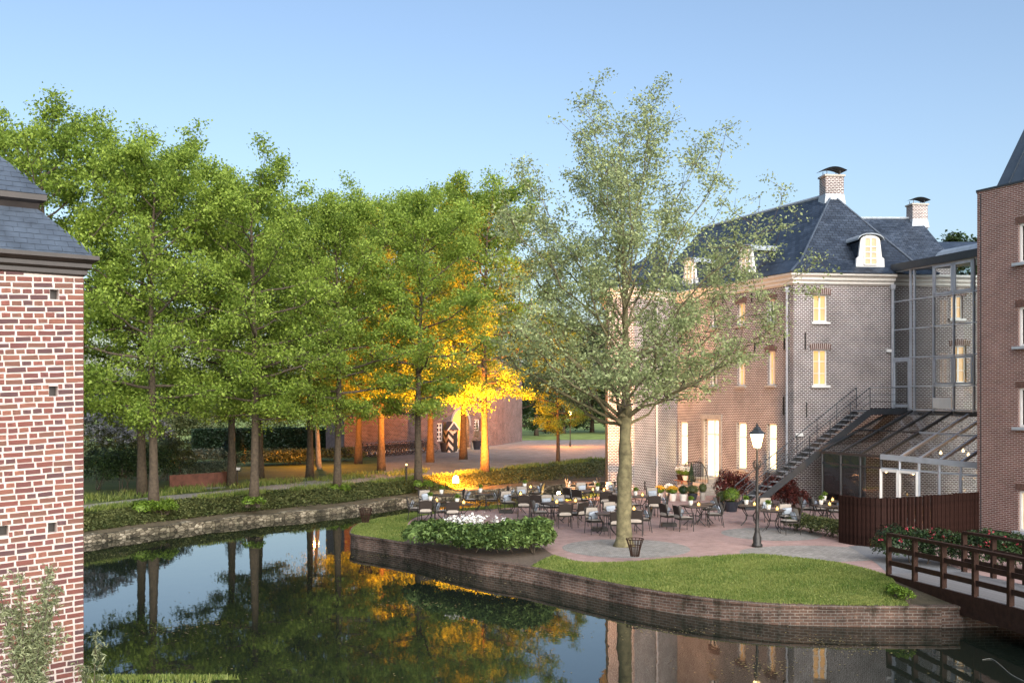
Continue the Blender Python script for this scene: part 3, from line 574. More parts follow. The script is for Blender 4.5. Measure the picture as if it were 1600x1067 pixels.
# ---- right brick building
RC = Vector((15.9, 35, 0)); rdir = Vector((.41, -.912, 0)).normalized(); RB = Plane2(RC, RC + rdir * 9); RS = Plane2(RC + Vector((5, 9, 0)), RC)
rb_ = thing('brick_annex', 'modern red brown brick annex with zinc mansard roof beside the bridge', 'building', RC)
ZP = zat(300, 35)
ops = []
for y0, y1 in ((350, 411), (480, 541), (606, 667), (766, 829)):
    u0 = RB.u_of(1591.5); d = RB.dist(u0); ops.append((u0, u0 + 1.15, zat(y1, d), zat(y0, d)))
facade(RB, -.6, ZP, ops, rb_, 'red_brick', .16); facade(RS, -.6, ZP, [], rb_, 'red_brick')
for i, op in enumerate(ops):
    fr = window(rb_, RB, op, 'lit_pale' if i == 3 else 'dark_pane', 'white_paint', 2, 1, .07, .09, None)
    MB().bar(RB.pt(op[0] - .14, op[2] - .05, .05), RB.pt(op[1] + .14, op[2] - .05, .05), .22, .09).build('sill', 'grey_metal', fr)
    mb = MB(); n = 22
    for j in range(n): u = op[0] - .12 + (op[1] - op[0] + .24) * (j + .5) / n; mb.bar(RB.pt(u, op[3] + .01, .004), RB.pt(u, op[3] + .22, .004), .03, .05, up=RB.t)
    mb.build('soldier_course', 'arch_brick', fr)
mb = MB(); sweep(mb, [RS.p0, RC, RC + rdir * 9], [(.0, ZP - .01), (.04, ZP - .01), (.04, ZP + .05), (-.4, ZP + .05)]); mb.build('parapet_cap', 'dark_metal', rb_)
MB().bar(RB.pt(.16, -.4, .012), RB.pt(.16, ZP - .1, .012), .02, .015, up=RB.t).build('movement_joint', 'dark_metal', rb_)
mb = MB(); ms = .55; zm = ZP + 2.35
a0, a1, b0, b1 = RB.pt(.42, ZP + .02, -.35), RB.pt(9, ZP + .02, -.35), RB.pt(1.05, zm, -1.2), RB.pt(9, zm, -1.2); s0, s1 = a0 + (RS.p0 - RC), b0 + (RS.p0 - RC)
mb.quad(a0, a1, b1, b0); mb.quad(s0, a0, b0, s1); mb.quad(b0, b1, b1 + (RS.p0 - RC), s1); zr = mb.build('mansard_roof', 'zinc', rb_)
for k in range(8): u = .9 + k * .55; p = a0 + RB.t * (u - .42); q = b0 + RB.t * (u - .42) * .93; MB().bar(p, q, .03, .06, up=RB.n).build('standing_seam', 'zinc', zr)
# ---- conservatory
cv = thing('conservatory', 'glass lean-to conservatory with dark and pale frames under the stair hall', 'conservatory', (14.4, 40, 0))
E0 = Vector((13.19, 43.5, 2.42)); E1 = Vector((14.42, 40, 2.42)); E2 = Vector((16.9, 35.4, 2.30)); RV = Vector((4.1, 2.95, 1.68))
def eave(s): return E0.lerp(E1, s / .42) if s < .42 else E1.lerp(E2, (s - .42) / .58)
ss = [0, .14, .28, .42, .52, .62, .72, .82, .92, 1.]
for i, s in enumerate(ss):
    e = eave(s); m_ = 'dark_metal' if i < 4 else 'grey_metal'
    MB().bar(e + Vector((0, 0, .03)), e + RV + Vector((0, 0, .03)), .08, .12).build('rafter', m_, cv)
    MB().bar((e.x, e.y, 0), e, .09, .09).build('post', m_, cv)
    if i:
        p = eave(ss[i - 1]); md = RV * .5
        for k in range(2):
            MB().quad(p + md * k + Vector((0, 0, .05)), e + md * k + Vector((0, 0, .05)), e + md * (k + 1) + Vector((0, 0, .05)), p + md * (k + 1) + Vector((0, 0, .05))).build('roof_pane', 'glass', cv)
        MB().bar(p + md + Vector((0, 0, .06)), e + md + Vector((0, 0, .06)), .05, .06).build('purlin', m_, cv)
        for z0, z1 in ((.1, 1.95), (2.0, 2.34)): MB().quad((p.x, p.y, z0), (e.x, e.y, z0), (e.x, e.y, z1), (p.x, p.y, z1)).build('wall_pane', 'glass', cv)
        MB().bar((p.x, p.y, 1.97), (e.x, e.y, 1.97), .06, .07).build('transom', m_, cv)
        MB().bar(p, e, .12, .2 if i > 3 else .1).build('eave_beam', 'dark_metal' if i < 4 else 'grey_metal', cv)
for s in (.47, .57):     # a pair of white framed doors
    a, b = eave(s - .045), eave(s + .045); mb = MB()
    for p in (a, b): mb.bar((p.x - .06, p.y - .03, .05), (p.x - .06, p.y - .03, 1.95), .1, .07)
    for z in (.1, 1.9): mb.bar((a.x - .06, a.y - .03, z), (b.x - .06, b.y - .03, z), .08, .1)
    mb.build('door_frame', 'white_paint', cv)
MB().quad((E0.x, E0.y, .02), (E1.x, E1.y, .02), (E1.x + 4.1, E1.y + 3, .02), (E0.x + 4.1, E0.y + 3, .02)).build('floor', 'interior', cv)
MB().bar((E0.x, E0.y, 1.2), (E0.x + 2.6, E0.y + 2.2, 1.2), .02, 2.3).build('end_pane', 'glass', cv)
mb = MB(); bulbs = []
for s, k, z in ((.2, .5, 1.6), (.3, .3, 1.75), (.45, .35, 1.7), (.5, .6, 2.5), (.58, .7, 2.6), (.66, .55, 2.5), (.75, .6, 2.6), (.86, .6, 2.6)):
    p = eave(s) + RV * k; p.z = z; bl = MB().lathe([(0, -.06), (.05, -.03), (.055, .02), (.02, .06), (.008, .1)], p, 8).build('hanging_bulb', 'bulb_glow', cv); MB().tube([(p.x, p.y, z + .09), (p.x, p.y, z + .6)], .006, 4).build('cord', 'black_iron', bl); bulbs.append(p)
# ---- steel outside staircase
sf, stp = Vector((9.85, 43.0, 0)), Vector((15.7, 44.9, 4.22)); sx_ = (stp - sf); sh = Vector((sx_.x, sx_.y, 0)).normalized(); sn = Vector((-sh.y, sh.x, 0))
ss_ = thing('steel_staircase', 'dark steel outside staircase with pale treads climbing to the glass hall', 'staircase', sf)
for k in (0, .95): MB().bar(sf + sn * k + Vector((0, 0, -.05)), stp + sn * k + Vector((0, 0, -.12)), .06, .28).build('stringer', 'dark_metal', ss_)
NT = 21
for i in range(NT): p = sf.lerp(stp, (i + .6) / NT); MB().bar(p + sn * .03, p + sn * .92, .25, .04).build('tread', 'tread', ss_)
le = Vector((17.6, 45.6, 4.22)); MB().prism([stp, le, le + sn * .9, stp + sn * .95], 4.08, 4.18).build('landing', 'dark_metal', ss_)
MB().bar(stp + Vector((0, 0, -.1)), le + Vector((0, 0, -.1)), .06, .28).build('landing_beam', 'dark_metal', ss_)
for k in (0, .95):
    o_ = sn * k; pts = [sf + o_, stp + o_] + ([le] if k == 0 else [])
    for h in (.95, .64, .33): MB().tube([p + Vector((0, 0, h)) for p in pts], .022 if h > .9 else .012, 6).build('handrail' if h > .9 else 'rail', 'dark_metal', ss_)
    for i in range(7): p = sf.lerp(stp, i / 6) + o_; MB().tube([p, p + Vector((0, 0, .97))], .02, 6).build('rail_post', 'dark_metal', ss_)
MB().tube([le, le + Vector((0, 0, .97))], .02, 6).build('rail_post', 'dark_metal', ss_)
# ---- slatted fence
fn = thing('slat_fence', 'dark rust brown fence of upright slats in front of the conservatory', 'fence', (12, 32.5, 0))
fp = [Wp(1313, 33.4), Wp(1345, 32.6), Wp(1390, 32.3), Wp(1460, 33.2), Wp(1529, 34.4)]; fl = smooth_line(fp, 12); acc = 0
sl = None
for a, b in zip(fl, fl[1:]):
    d = (b - a); L_ = d.length; n = max(1, round(L_ / .125)); rz = math.atan2(d.y, d.x)
    for i in range(n):
        p = a.lerp(b, (i + .5) / n)
        if sl is None: sl = MB().prism([(-.052, .0), (-.036, -.05), (.036, -.05), (.052, .0), (.036, .05), (-.036, .05)], 0, 1.55).build('slat', 'rust_slat'); o = sl
        else: o = sl.copy(); C.objects.link(o)
        o.parent = fn; acc += 1; o.location = p - fn.location + Vector((0, .035 * (acc % 2), 0)); o.rotation_euler = (0, 0, rz + random.uniform(-.05, .05)); o.scale = (1, 1, random.uniform(.99, 1.01))
# ---- gatehouse across the courtyard
ga, gb = G(538, 714.5, ZB), G(775, 695.5, ZB); GP = Plane2(ga, gb); gt = thing('gatehouse', 'long red brick gatehouse with arched gateway behind the trees', 'building', ga)
ar = (GP.u_of(706), GP.u_of(733)); da = GP.dist(sum(ar) / 2); za = zat(640, da)
wn_ = [GP.rect(683, 691.5, 661, 689), GP.rect(741, 749, 655, 673), GP.rect(676.5, 682, 606, 612)]
facade(GP, -.5, 8.2, [(ar[0], ar[1], ZB - .5, za)] + wn_, gt, 'gate_brick', .35)
Plr = Plane2(gb, gb + Vector((2.5, 9, 0))); facade(Plr, -.5, 8.2, [], gt, 'gate_brick'); facade(Plane2(ga + Vector((-3, 9, 0)), ga), -.5, 8.2, [], gt, 'gate_brick')
for i, op in enumerate(wn_):
    fr = window(gt, GP, op, 'dark_pane', 'white_paint', 2 if i < 2 else 1, 4 if i < 2 else 1, .08, .1, None, bw=.07)
    if i < 2: MB().bar(GP.pt(op[1] + .24, op[2], .03), GP.pt(op[1] + .24, op[3] + .1, .03), .04, .42, up=GP.t).build('shutter', 'shutter', fr)
mb = MB(); n = 14; um = sum(ar) / 2; rr = (ar[1] - ar[0]) / 2             # arch spandrel and trim
for i in range(n):
    f = lambda j, r: (um - r * math.cos(math.pi * j / n), za - rr + r * math.sin(math.pi * j / n)); (x0, z0), (x1, z1) = f(i, rr), f(i + 1, rr)
    mb.quad(GP.pt(x0, z0, -.02), GP.pt(x1, z1, -.02), GP.pt(x1, za, -.02), GP.pt(x0, za, -.02)); 
mb.build('arch_spandrel', 'gate_brick', gt); mb = MB()
for i in range(n): (x0, z0), (x1, z1), (x2, z2), (x3, z3) = f(i, rr), f(i + 1, rr), f(i + 1, rr + .28), f(i, rr + .28); mb.quad(GP.pt(x0, z0, .03), GP.pt(x1, z1, .03), GP.pt(x2, z2, .03), GP.pt(x3, z3, .03))
mb.build('arch_trim', 'stone', gt)
mb = MB(); mb.quad(GP.pt(ar[0] - .4, ZB, -2.5), GP.pt(ar[1] + .4, ZB, -2.5), GP.pt(ar[1] + .4, za, -2.5), GP.pt(ar[0] - .4, za, -2.5)); mb.quad(GP.pt(ar[0] - .01, ZB, -.36), GP.pt(ar[0] - .01, za, -.36), GP.pt(ar[0] - .01, za, -2.5), GP.pt(ar[0] - .01, ZB, -2.5)); mb.quad(GP.pt(ar[0], za, -.3), GP.pt(ar[1], za, -.3), GP.pt(ar[1], za, -2.5), GP.pt(ar[0], za, -2.5)); mb.quad(GP.pt(ar[1] + .01, ZB, -.36), GP.pt(ar[1] + .01, ZB, -2.5), GP.pt(ar[1] + .01, za, -2.5), GP.pt(ar[1] + .01, za, -.36)); mb.build('gate_passage', 'render_yellow', gt)
mb = MB(); r0, r1 = GP.pt(0, 12.4, -4.5), GP.pt(GP.len, 12.4, -4.5); mb.quad(GP.pt(-.3, 8.2, .3), GP.pt(GP.len + .3, 8.2, .3), r1, r0); mb.poly([GP.pt(GP.len + .3, 8.2, .3), GP.pt(GP.len, 8.2, -9), r1]); mb.poly([GP.pt(-.3, 8.2, .3), r0, GP.pt(0, 8.2, -9)]); mb.build('roof', 'slate', gt)
# ---- old brick tower at the left
Cn = Wp(130, 15.5, 0); Ld = Vector((-.805, -.593, 0)).normalized(); Md = Vector((-.593, .805, 0)).normalized(); TW = 4.0
tow = thing('brick_tower', 'old tower of red bricks in thick pale mortar with a two tier slate roof', 'tower', Cn)
TP = Plane2(Cn + Ld * TW, Cn); Z0, Z1 = .2, 6.56
def TL(u, z, off=0.): return Cn + Ld * u + TP.n * off + Vector((0, 0, z))        # u runs left from the corner
def px_uz(x, y):
    q = (x - CX) / F; u = (Cn.x - q * Cn.y) / (q * Ld.y - Ld.x); d = (Cn + Ld * u).y; return u, zat(y, d)
holes = []
for x, y in ((85, 460), (83.5, 611), (82, 824), (6, 829)): u, z = px_uz(x, y); holes.append((u - .062, u + .062, z - .075, z + .075))
wall = facade(TP, Z0, Z1, [(TW - b, TW - a, c, d) for a, b, c, d in holes], tow, 'tower_mortar', .16)
facade(Plane2(Cn, Cn + Md * TW), Z0, Z1, [], tow, 'tower_mortar'); facade(Plane2(Cn + Ld * TW + Md * TW, Cn + Ld * TW), Z0, Z1, [], tow, 'tower_mortar')
for a, b, c, d in holes: MB().quad(TL(b, c, -.15), TL(a, c, -.15), TL(a, d, -.15), TL(b, d, -.15)).build('putlog_hole_shade', 'black_timber', wall)  # black sheet closes each hole, the shade inside put into its colour
rs = random.Random(11); shapes = []
for k in range(15):
    mb = MB(); j = lambda s=.03: rs.uniform(-s, s); vs = []
    for y, ins in ((0., 0.), (-.7, .0), (-1., .045)):
        for x, z in ((-1, -1), (0, -1), (1, -1), (1, 1), (0, 1), (-1, 1)): vs.append((x * (.5 - ins * .5) + j(.018), y + j(.05), z * (.5 - ins * 1.6) + j(.06)))
    mb.add(vs, [(12, 13, 14, 15, 16, 17)] + [(r * 6 + i, r * 6 + (i + 1) % 6, (r + 1) * 6 + (i + 1) % 6, (r + 1) * 6 + i) for r in range(2) for i in range(6)])
    o = mb.build('brick', 'tower_brick_%d' % (k % 5), uv=False); shapes.append(o.data); bpy.data.objects.remove(o)
bricks = []; zc = Z0 + .0; row = 0; rzb = math.atan2(-Ld.y, -Ld.x)
while zc < Z1 + .15:
    u = -.005 + (0 if row % 2 else 0); first = True; long_ = row % 2 == 0
    while u < TW:
        Lb = (.235 if long_ else .115) * rs.uniform(.9, 1.1)
        if first and not long_: Lb = .125
        elif rs.random() < .1: Lb = .12 if long_ else .2
        if first and long_ and rs.random() < .3: Lb = .13
        first = False; cu = u + Lb / 2; z = zc - .045 * cu + rs.uniform(-.004, .004); hb = rs.uniform(.055, .066)
        e0, e1 = u, u + Lb
        for a, b, c, d in holes:
            if c - hb / 2 - .004 < z < d + hb / 2 + .004 and e1 > a - .006 and e0 < b + .006:
                if cu < (a + b) / 2: e1 = min(e1, a - .006)
                else: e0 = max(e0, b + .006)
        if Z0 + .03 < z < Z1 - hb / 2 and e1 - e0 > .03: bricks.append(((e0 + e1) / 2, z, e1 - e0, hb))
        u += Lb + rs.uniform(.02, .036)
    zc += .0885; row += 1
vis = sorted([b for b in bricks if b[0] < 1.3], key=lambda b: -b[2] * b[3])[:300]; vs_ = set(vis); rest = MB()
for b in bricks:
    me = rs.choice(shapes); cu, z, Lb, hb = b; dep = rs.uniform(.007, .015); rt = rs.uniform(-.02, .02) - .045
    if b in vs_:
        o = bpy.data.objects.new('brick', me); C.objects.link(o); o.parent = wall; o.location = TL(cu, z) - Cn; o.rotation_euler = (0, rt, rzb); o.scale = (Lb, dep, hb)
    else:
        M4 = Matrix.Translation(TL(cu, z)) @ Matrix.Rotation(rzb, 4, 'Z') @ Matrix.Rotation(rt, 4, 'Y') @ Matrix.Diagonal((Lb, dep, hb, 1))
        rest.add([M4 @ v.co for v in me.vertices], [list(p.vertices) for p in me.polygons], rs.randrange(5))
tag(rest.build('remaining_bricks', ['tower_brick_%d' % i for i in range(5)], wall), kind='stuff')
def TR(k, z): return [Cn + (Ld + Md) * k + Vector((0, 0, z)), Cn + Ld * (TW - k) + Md * k + Vector((0, 0, z)), Cn + Ld * (TW - k) + Md * (TW - k) + Vector((0, 0, z)), Cn + Ld * k + Md * (TW - k) + Vector((0, 0, z))]
def rings(name, rr_, mat, parent=tow):
    mb = MB(); rg = [TR(k, z) for k, z in rr_]
    for a, b in zip(rg, rg[1:]):
        for i in range(4): j = (i + 1) % 4; mb.quad(a[j], a[i], b[i], b[j])
    return mb.build(name, mat, parent)
rings('gutter', [(.02, 6.52), (-.05, 6.56), (-.05, 6.62), (-.10, 6.66), (-.10, 6.72), (-.19, 6.78), (-.19, 6.84), (-.12, 6.845), (-.1, 6.80)], 'black_timber')
lr = rings('roof', [(-.15, 6.80), (.56, 7.60)], 'slate_tile'); rings('roof_flashing', [(.555, 7.60), (.56, 7.66)], 'lead')
rings('upper_fascia', [(.56, 7.5), (.50, 7.66), (.42, 7.70), (.42, 7.80), (.46, 7.81)], 'black_timber'); ur = rings('upper_roof', [(.43, 7.80), (2., 9.5)], 'slate_tile')
def slates(parent, k0, z0, k1, z1, exp, wd):
    n = Vector((0, 0, 1)); S = Vector((k1 - k0, z1 - z0)); L_ = S.length; rows = int(L_ / exp); nrm = TP.n * (S.y / L_) + Vector((0, 0, S.x / L_))
    def pt(u, s, off): k = k0 + S.x * s / L_; return Cn + Ld * u + Md * k + Vector((0, 0, z0 + S.y * s / L_)) + nrm * off, k
    for r in range(rows + 1):
        s0 = r * exp - .02; s1 = min(s0 + exp * 1.25, L_); u = k0 - .02 + (.5 * wd if r % 2 else 0) - wd
        while u < 1.55:
            w_ = wd * rs.uniform(.94, 1.04); e0 = max(u + .003, k0 + S.x * s0 / L_ - .02); e1 = max(u + .003, k0 + S.x * s1 / L_); u2 = u + w_ - .003; u += w_
            if u2 - e0 < .02 or s1 - s0 < .03: continue
            e1 = min(e1, u2 - .004); lift = rs.uniform(.012, .017)
            p = [pt(e0, s0, lift)[0], pt(u2, s0, lift)[0], pt(u2, s1, .004)[0], pt(e1, s1, .004)[0]]; q = [x - nrm * .009 for x in p]
            MB().add(p + q, [(1, 0, 3, 2), (0, 1, 5, 4), (4, 7, 3, 0), (1, 2, 6, 5)]).build('slate', 'slate_tile', parent)
slates(lr, -.15, 6.80, .56, 7.60, .118, .19); slates(ur, .43, 7.80, 2., 9.5, .118, .19)
# ---- footbridge
br = thing('footbridge', 'dark timber footbridge with plank deck and post and rail sides', 'bridge', (11, 24, 0))
b0, b1 = Vector((9.88, 26.85, 0)), Vector((12.6, 9.5, 0)); bd = (b1 - b0).normalized(); bn = Vector((-bd.y, bd.x, 0)); bl = (b1 - b0).length; BW = 2.15
camb = lambda t: .10 + .22 * math.sin(math.pi * min(1, max(0, t / bl)))
pk = None; nP = int(bl / .15)
for i in range(nP):
    t = (i + .5) * .15; p = b0 + bd * t + bn * BW / 2
    if pk is None: pk = MB().box((0, 0, -.02), (BW, .142, .04)).build('plank', 'deck'); o = pk
    else: o = pk.copy(); C.objects.link(o)
    o.parent = br; o.location = Vector((p.x, p.y, camb(t))) - br.location; o.rotation_euler = (0, 0, math.atan2(bn.y, bn.x))
for k in (0, BW):
    pts = [b0 + bd * t + bn * k + Vector((0, 0, camb(t))) for t in [bl * i / 14 for i in range(15)]]
    for a, b in zip(pts, pts[1:]):
        MB().bar(a + Vector((0, 0, -.26)), b + Vector((0, 0, -.26)), .12, .50).build('side_beam', 'dark_wood', br)
        MB().bar(a + Vector((0, 0, 1.04)), b + Vector((0, 0, 1.04)), .14, .07).build('top_rail', 'dark_wood', br)
        for h in (.30, .66): MB().bar(a + Vector((0, 0, h)), b + Vector((0, 0, h)), .05, .12).build('rail', 'dark_wood', br)
        MB().bar(a + Vector((0, 0, -.45)), a + Vector((0, 0, 1.0)), .11, .13).build('post', 'dark_wood', br)
# ================================================================ TREES
def bez(p0, p1, p2, n): return [p0 * (1 - t) ** 2 + p1 * 2 * t * (1 - t) + p2 * t * t for t in [i / n for i in range(n + 1)]]
def grow(name, label, seed, Ht, cb, Rad, env, leafmat, leaf, nleaf, r0, barkm, nlimb=26, trunk_top=.9, rise=.75, nsub=8, spread=.30, fork=None, twigm='twig', up=.4, knob=0.):
    rs = random.Random(seed); nrs = np.random.RandomState(seed)
    root = thing(name, label, 'tree'); tb, wood = MB(), MB()
    n = 16 if fork is None else 30; zt = Ht * trunk_top; ph = rs.uniform(0, 6)
    tp = [Vector((.012 * Ht * math.sin(i / n * 4 + ph) * i / n, .012 * Ht * math.cos(i / n * 3.3 + ph) * i / n, zt * i / n)) for i in range(n + 1)]
    rad = [r0 * ((1.35 - .35 * min(1, i / n * 8)) if i < 3 else 1.) * (1 - .82 * (i / n) ** 1.1 if fork is None else (1 - .12 * i / n * zt / fork if i / n * zt < fork else max(.06, .62 * (1 - (i / n * zt - fork) / (zt - fork) * .93)))) * (1 + knob * rs.uniform(-1, 1) * (1 if i / n * zt < Ht * .4 else .3)) for i in range(n + 1)]
    tb.tube(tp, rad, 12)
    cl = []                                          # leaf cluster centres
    def at(z):
        k = min(n - 1e-6, max(0, z / zt * n)); i = int(k); return tp[i].lerp(tp[i + 1], k - i)
    ga_ = rs.uniform(0, 6)
    for i in range(nlimb):
        s = (i + rs.random()) / nlimb; az = ga_ + i * 2.39996 + rs.uniform(-.3, .3); o = Vector((math.cos(az), math.sin(az), 0))
        if fork is None: z0 = cb * .82 + (zt - cb * .82) * s ** 1.15
        else: z0 = fork * rs.uniform(.86, 1.02) + (Ht * .62 - fork) * max(0, s - .25) / .75
        st = at(z0); ze = cb + (Ht - cb) * (.06 + .94 * s) if fork else min(Ht, z0 + (Ht - cb) * rise * rs.uniform(.14, .34) * (.25 + .9 * s) - (.5 if s < .2 else -.2))
        if i == nlimb - 1: ze = Ht - .3
        rr = Rad * env(max(0, min(1, (ze - cb) / (Ht - cb)))) * rs.uniform(.72, 1.05)
        en = Vector((st.x * .3, st.y * .3, 0)) + o * rr + Vector((0, 0, ze)); ln = (en - st).length
        mid_ = st + o * rr * (.62 if fork is None else .5) + Vector((0, 0, (ze - z0) * (.35 if fork is None else .45)))
        lp = bez(st, mid_, en, 6); lr_ = max(.025, (r0 * .27 if fork else r0 * .36) * (1 - .6 * s)) * min(1.2, ln / 4 + .3)
        for p in lp[1:-1]: p += Vector((rs.uniform(-1, 1), rs.uniform(-1, 1), rs.uniform(-.6, .6))) * ln * (.025 if fork is None else .04)
        (tb if fork else wood).tube(lp, [lr_ * (1 - .85 * k / 6) for k in range(7)], 6, cap=False)
        for j in range(nsub):
            t = .22 + .78 * (j + rs.random()) / nsub; k = t * 6; a = int(min(5, k)); b0_ = lp[a].lerp(lp[a + 1], k - a)
            dr = (lp[a + 1] - lp[a]).normalized(); rnd = Vector((rs.gauss(0, 1), rs.gauss(0, 1), rs.gauss(.25 if not fork else .5, .6))).normalized()
            d2 = (dr * .55 + rnd * .85).normalized(); l2 = max(.45, ln * spread * rs.uniform(.55, 1.15) * (1.15 - .5 * t)); e2 = b0_ + d2 * l2 + Vector((0, 0, .12 * l2))
            sp = [b0_, b0_ + d2 * l2 * .5 + Vector((0, 0, rs.uniform(-.04, .08) * l2)), e2]; wood.tube(sp, [lr_ * .38 * (1 - .4 * t), lr_ * .25 * (1 - .4 * t), .006], 4, cap=False)
            for q in range(4 if fork is None else 5):
                tt = .3 + .7 * (q + rs.random()) / 4; c = sp[0].lerp(sp[1], tt * 2) if tt < .5 else sp[1].lerp(sp[2], min(1, tt * 2 - 1)); cl.append(tuple(c))
                if rs.random() < .7:
                    e3 = c + Vector((rs.gauss(0, 1), rs.gauss(0, 1), rs.gauss(.3, .7))) * l2 * .28; cl.append(tuple(e3)); wood.tube([c, e3], [.010, .004], 3, cap=False)
    if fork is None:
        for q in range(60): z_ = rs.uniform(3.2, cb + 6); c_ = at(z_); a_ = rs.uniform(0, 6.28); cl.append((c_.x + math.cos(a_) * .35, c_.y + math.sin(a_) * .35, z_))
    cl = np.array(cl); per = max(1, int(nleaf / len(cl))); w = nrs.uniform(.05, 1.95, len(cl)) * (np.clip(.62 + .75 * (cl[:, 2] - cb) / (Ht - cb), .4, 1.25) if fork is None else 1.); cnt = np.maximum(1, (per * w)).astype(int)
    cen = np.repeat(cl, cnt, 0); sg = (.205 if fork is None else .12) * Rad / 3.9; cen = cen + nrs.normal(size=cen.shape) * np.array([sg, sg, sg * .62])
    tr = tb.build('trunk', barkm, root, smooth=True); wood.build('branches', twigm, tr, smooth=True, uv=False); leaf_mesh('crown', cen, leaf, leafmat, root, seed=seed, up=up)
    return root
lime_env = lambda s: math.sqrt(max(.02, 1 - ((s - .40) / .66) ** 2)) * (1 if s > .12 else .8 + 1.7 * s)
LG = 'tall lime trees along the moat path'
limes = [grow('lime_tree', 'lime', 20 + k, 15.9, 4.7, 4.5, lime_env, 'lime_leaf', .145, 50000, .205, 'bark', nlimb=36, up=.12) for k in range(4)]
# photo column, distance, height factor, trunk thickness factor, own label
lime_spots = [(64, 41, 1.00, 1., 'lime tree rising behind the slate roof of the old brick tower'), (222, 45.8, 1.0, 1.1, 'leaning thick lime tree between the gravel path and the dark bush'),
    (240, 41.4, .93, 1., 'lime tree on the ivy bank with bright leafy shoots round its foot'), (362, 51, .96, .85, 'slim lime tree beside the small information sign'),
    (397, 43.9, .93, 1., 'lime tree on the ivy bank opposite the rusty steel garden wall'), (407, 56, .86, .6, 'thin lime tree behind the path in front of the long dark hedge'),
    (484, 56.5, .93, .9, 'lime tree on the grass next to the glowing lamp by the pale trunk'), (527, 50.2, .90, .9, 'lime tree on the ivy bank across the path from the bicycle row'),
    (596, 61.5, 1.05, .9, 'lime tree on the grass just in front of the parked bicycles'), (654, 52.8, .95, .85, 'lime tree on the ivy bank beside the black bollard light'),
    (672, 69.6, 1.12, 1.3, 'lime tree with glowing orange trunk left of the sentry box'), (724, 73, 1.2, 1.35, 'broad lime tree right in front of the sentry box and gateway'),
    (758, 60.6, 1.08, 1., 'orange lit lime tree at the edge of the ivy bank past the floodlight'), (872, 68, .62, 1., 'orange lit lime tree standing alone at the courtyard edge')]
used = [False] * 4
for i, (x, d, hf, tf, lab) in enumerate(lime_spots):
    v = (i * 3 + i // 4) % 4; onbank = i in (2, 4, 7, 9)
    o = place(limes[v], not used[v], Wp(x, d, .1 if onbank else ZB - .05), i * 1.7, (hf * .98, hf * .98, hf), lab, LG); used[v] = True
    for ch in o.children:
        if ch.name.startswith('trunk'): pass
limes[0].name = 'lime_tree'
for x, d, s, lab in ((-60, 46, 1.05, 'lime tree left of the old tower, its crown over the roof'), (560, 68, 1.08, 'lime tree at the left end of the gatehouse')):
    place(limes[int(d) % 4], False, Wp(x, d, ZB - .05), d, s, lab, LG)
bgs = [(800, 112, .95, 'dark bushy tree close behind the right end of the gatehouse'), (838, 118, .8, 'dark bushy tree between the gatehouse and the far lamp post'), (880, 125, .85, 'dark bushy tree right behind the far lamp post'), (925, 130, .9, 'dark bushy tree between the far lamp post and the castle wing'), (962, 124, .9, 'dark bushy tree mostly hidden behind the castle wing'),
    (560, 112, .6, 'dark bushy tree behind the left part of the gatehouse'), (1010, 128, .9, 'dark bushy tree mostly hidden behind the castle wing'), (1520, 100, 1.36, 'dark tree top peeping over the low slate roof behind the glass hall'), (1476, 110, 1.42, 'dark tree top peeping over the low slate roof behind the glass hall')]
bg = grow('dark_tree', 'bushy dark green tree in the background across the courtyard', 55, 15, 1.0, 5.2, lime_env, 'dark_leaf', .30, 16000, .28, 'bark', nlimb=26)
for i, (x, d, s, lab) in enumerate(bgs): place(bg, i == 0, Wp(x, d, ZB - .05), i * 2.1, s, lab, 'dark background trees')
isl = grow('island_tree', 'broad tree with sparse silvery young leaves growing from the terrace paving', 91, 14.2, 4.3, 5.4, lambda s: (.97 - .12 * abs(s - .2) if s < .3 else max(.03, .96 * (1 - ((s - .3) / .74) ** 2.5))), 'plane_leaf', .10, 64000, .215, 'mossy_bark', nlimb=34, fork=4.3, nsub=12, spread=.27, knob=.13, up=.25)
isl.location = G(975, 853, .0)
mb = MB(); tr_ = [c for c in isl.children if c.name.startswith('trunk')][0]
from mathutils import noise as mnoise
for v in tr_.data.vertices:
    r2 = math.hypot(v.co.x, v.co.y)
    if v.co.z < 5.5 and r2 > .02:
        k = mnoise.noise(Vector((v.co.x * 2.2, v.co.y * 2.2, v.co.z * 1.1))) * .32 + mnoise.noise(Vector((v.co.x * 5, v.co.y * 5, v.co.z * 2.6 + 7))) * .16
        v.co.x *= 1 + k; v.co.y *= 1 + k
mb.lathe([(.40, -.05), (.33, .06), (.27, .2), (.22, .4)], (0, 0, 0), 14); o = mb.build('root_flare', 'mossy_bark', smooth=True); o.parent = tr_
wt = thing('slender_tree', 'slender pale barked tree beside the glowing lamp in the garden', 'tree', Wp(498, 63, ZB)); MB().tube([Wp(499, 63, ZB - .1), Wp(496, 63, 2.4), Wp(492, 63, 5)], [.17, .13, .08], 8).build('trunk', 'white_trunk', wt, smooth=True)
leaf_mesh('crown', np.array(Wp(493, 63, 5.6)) + np.random.RandomState(2).normal(size=(2500, 3)) * (.9, .9, .8), .14, 'lime_leaf', wt, seed=4)

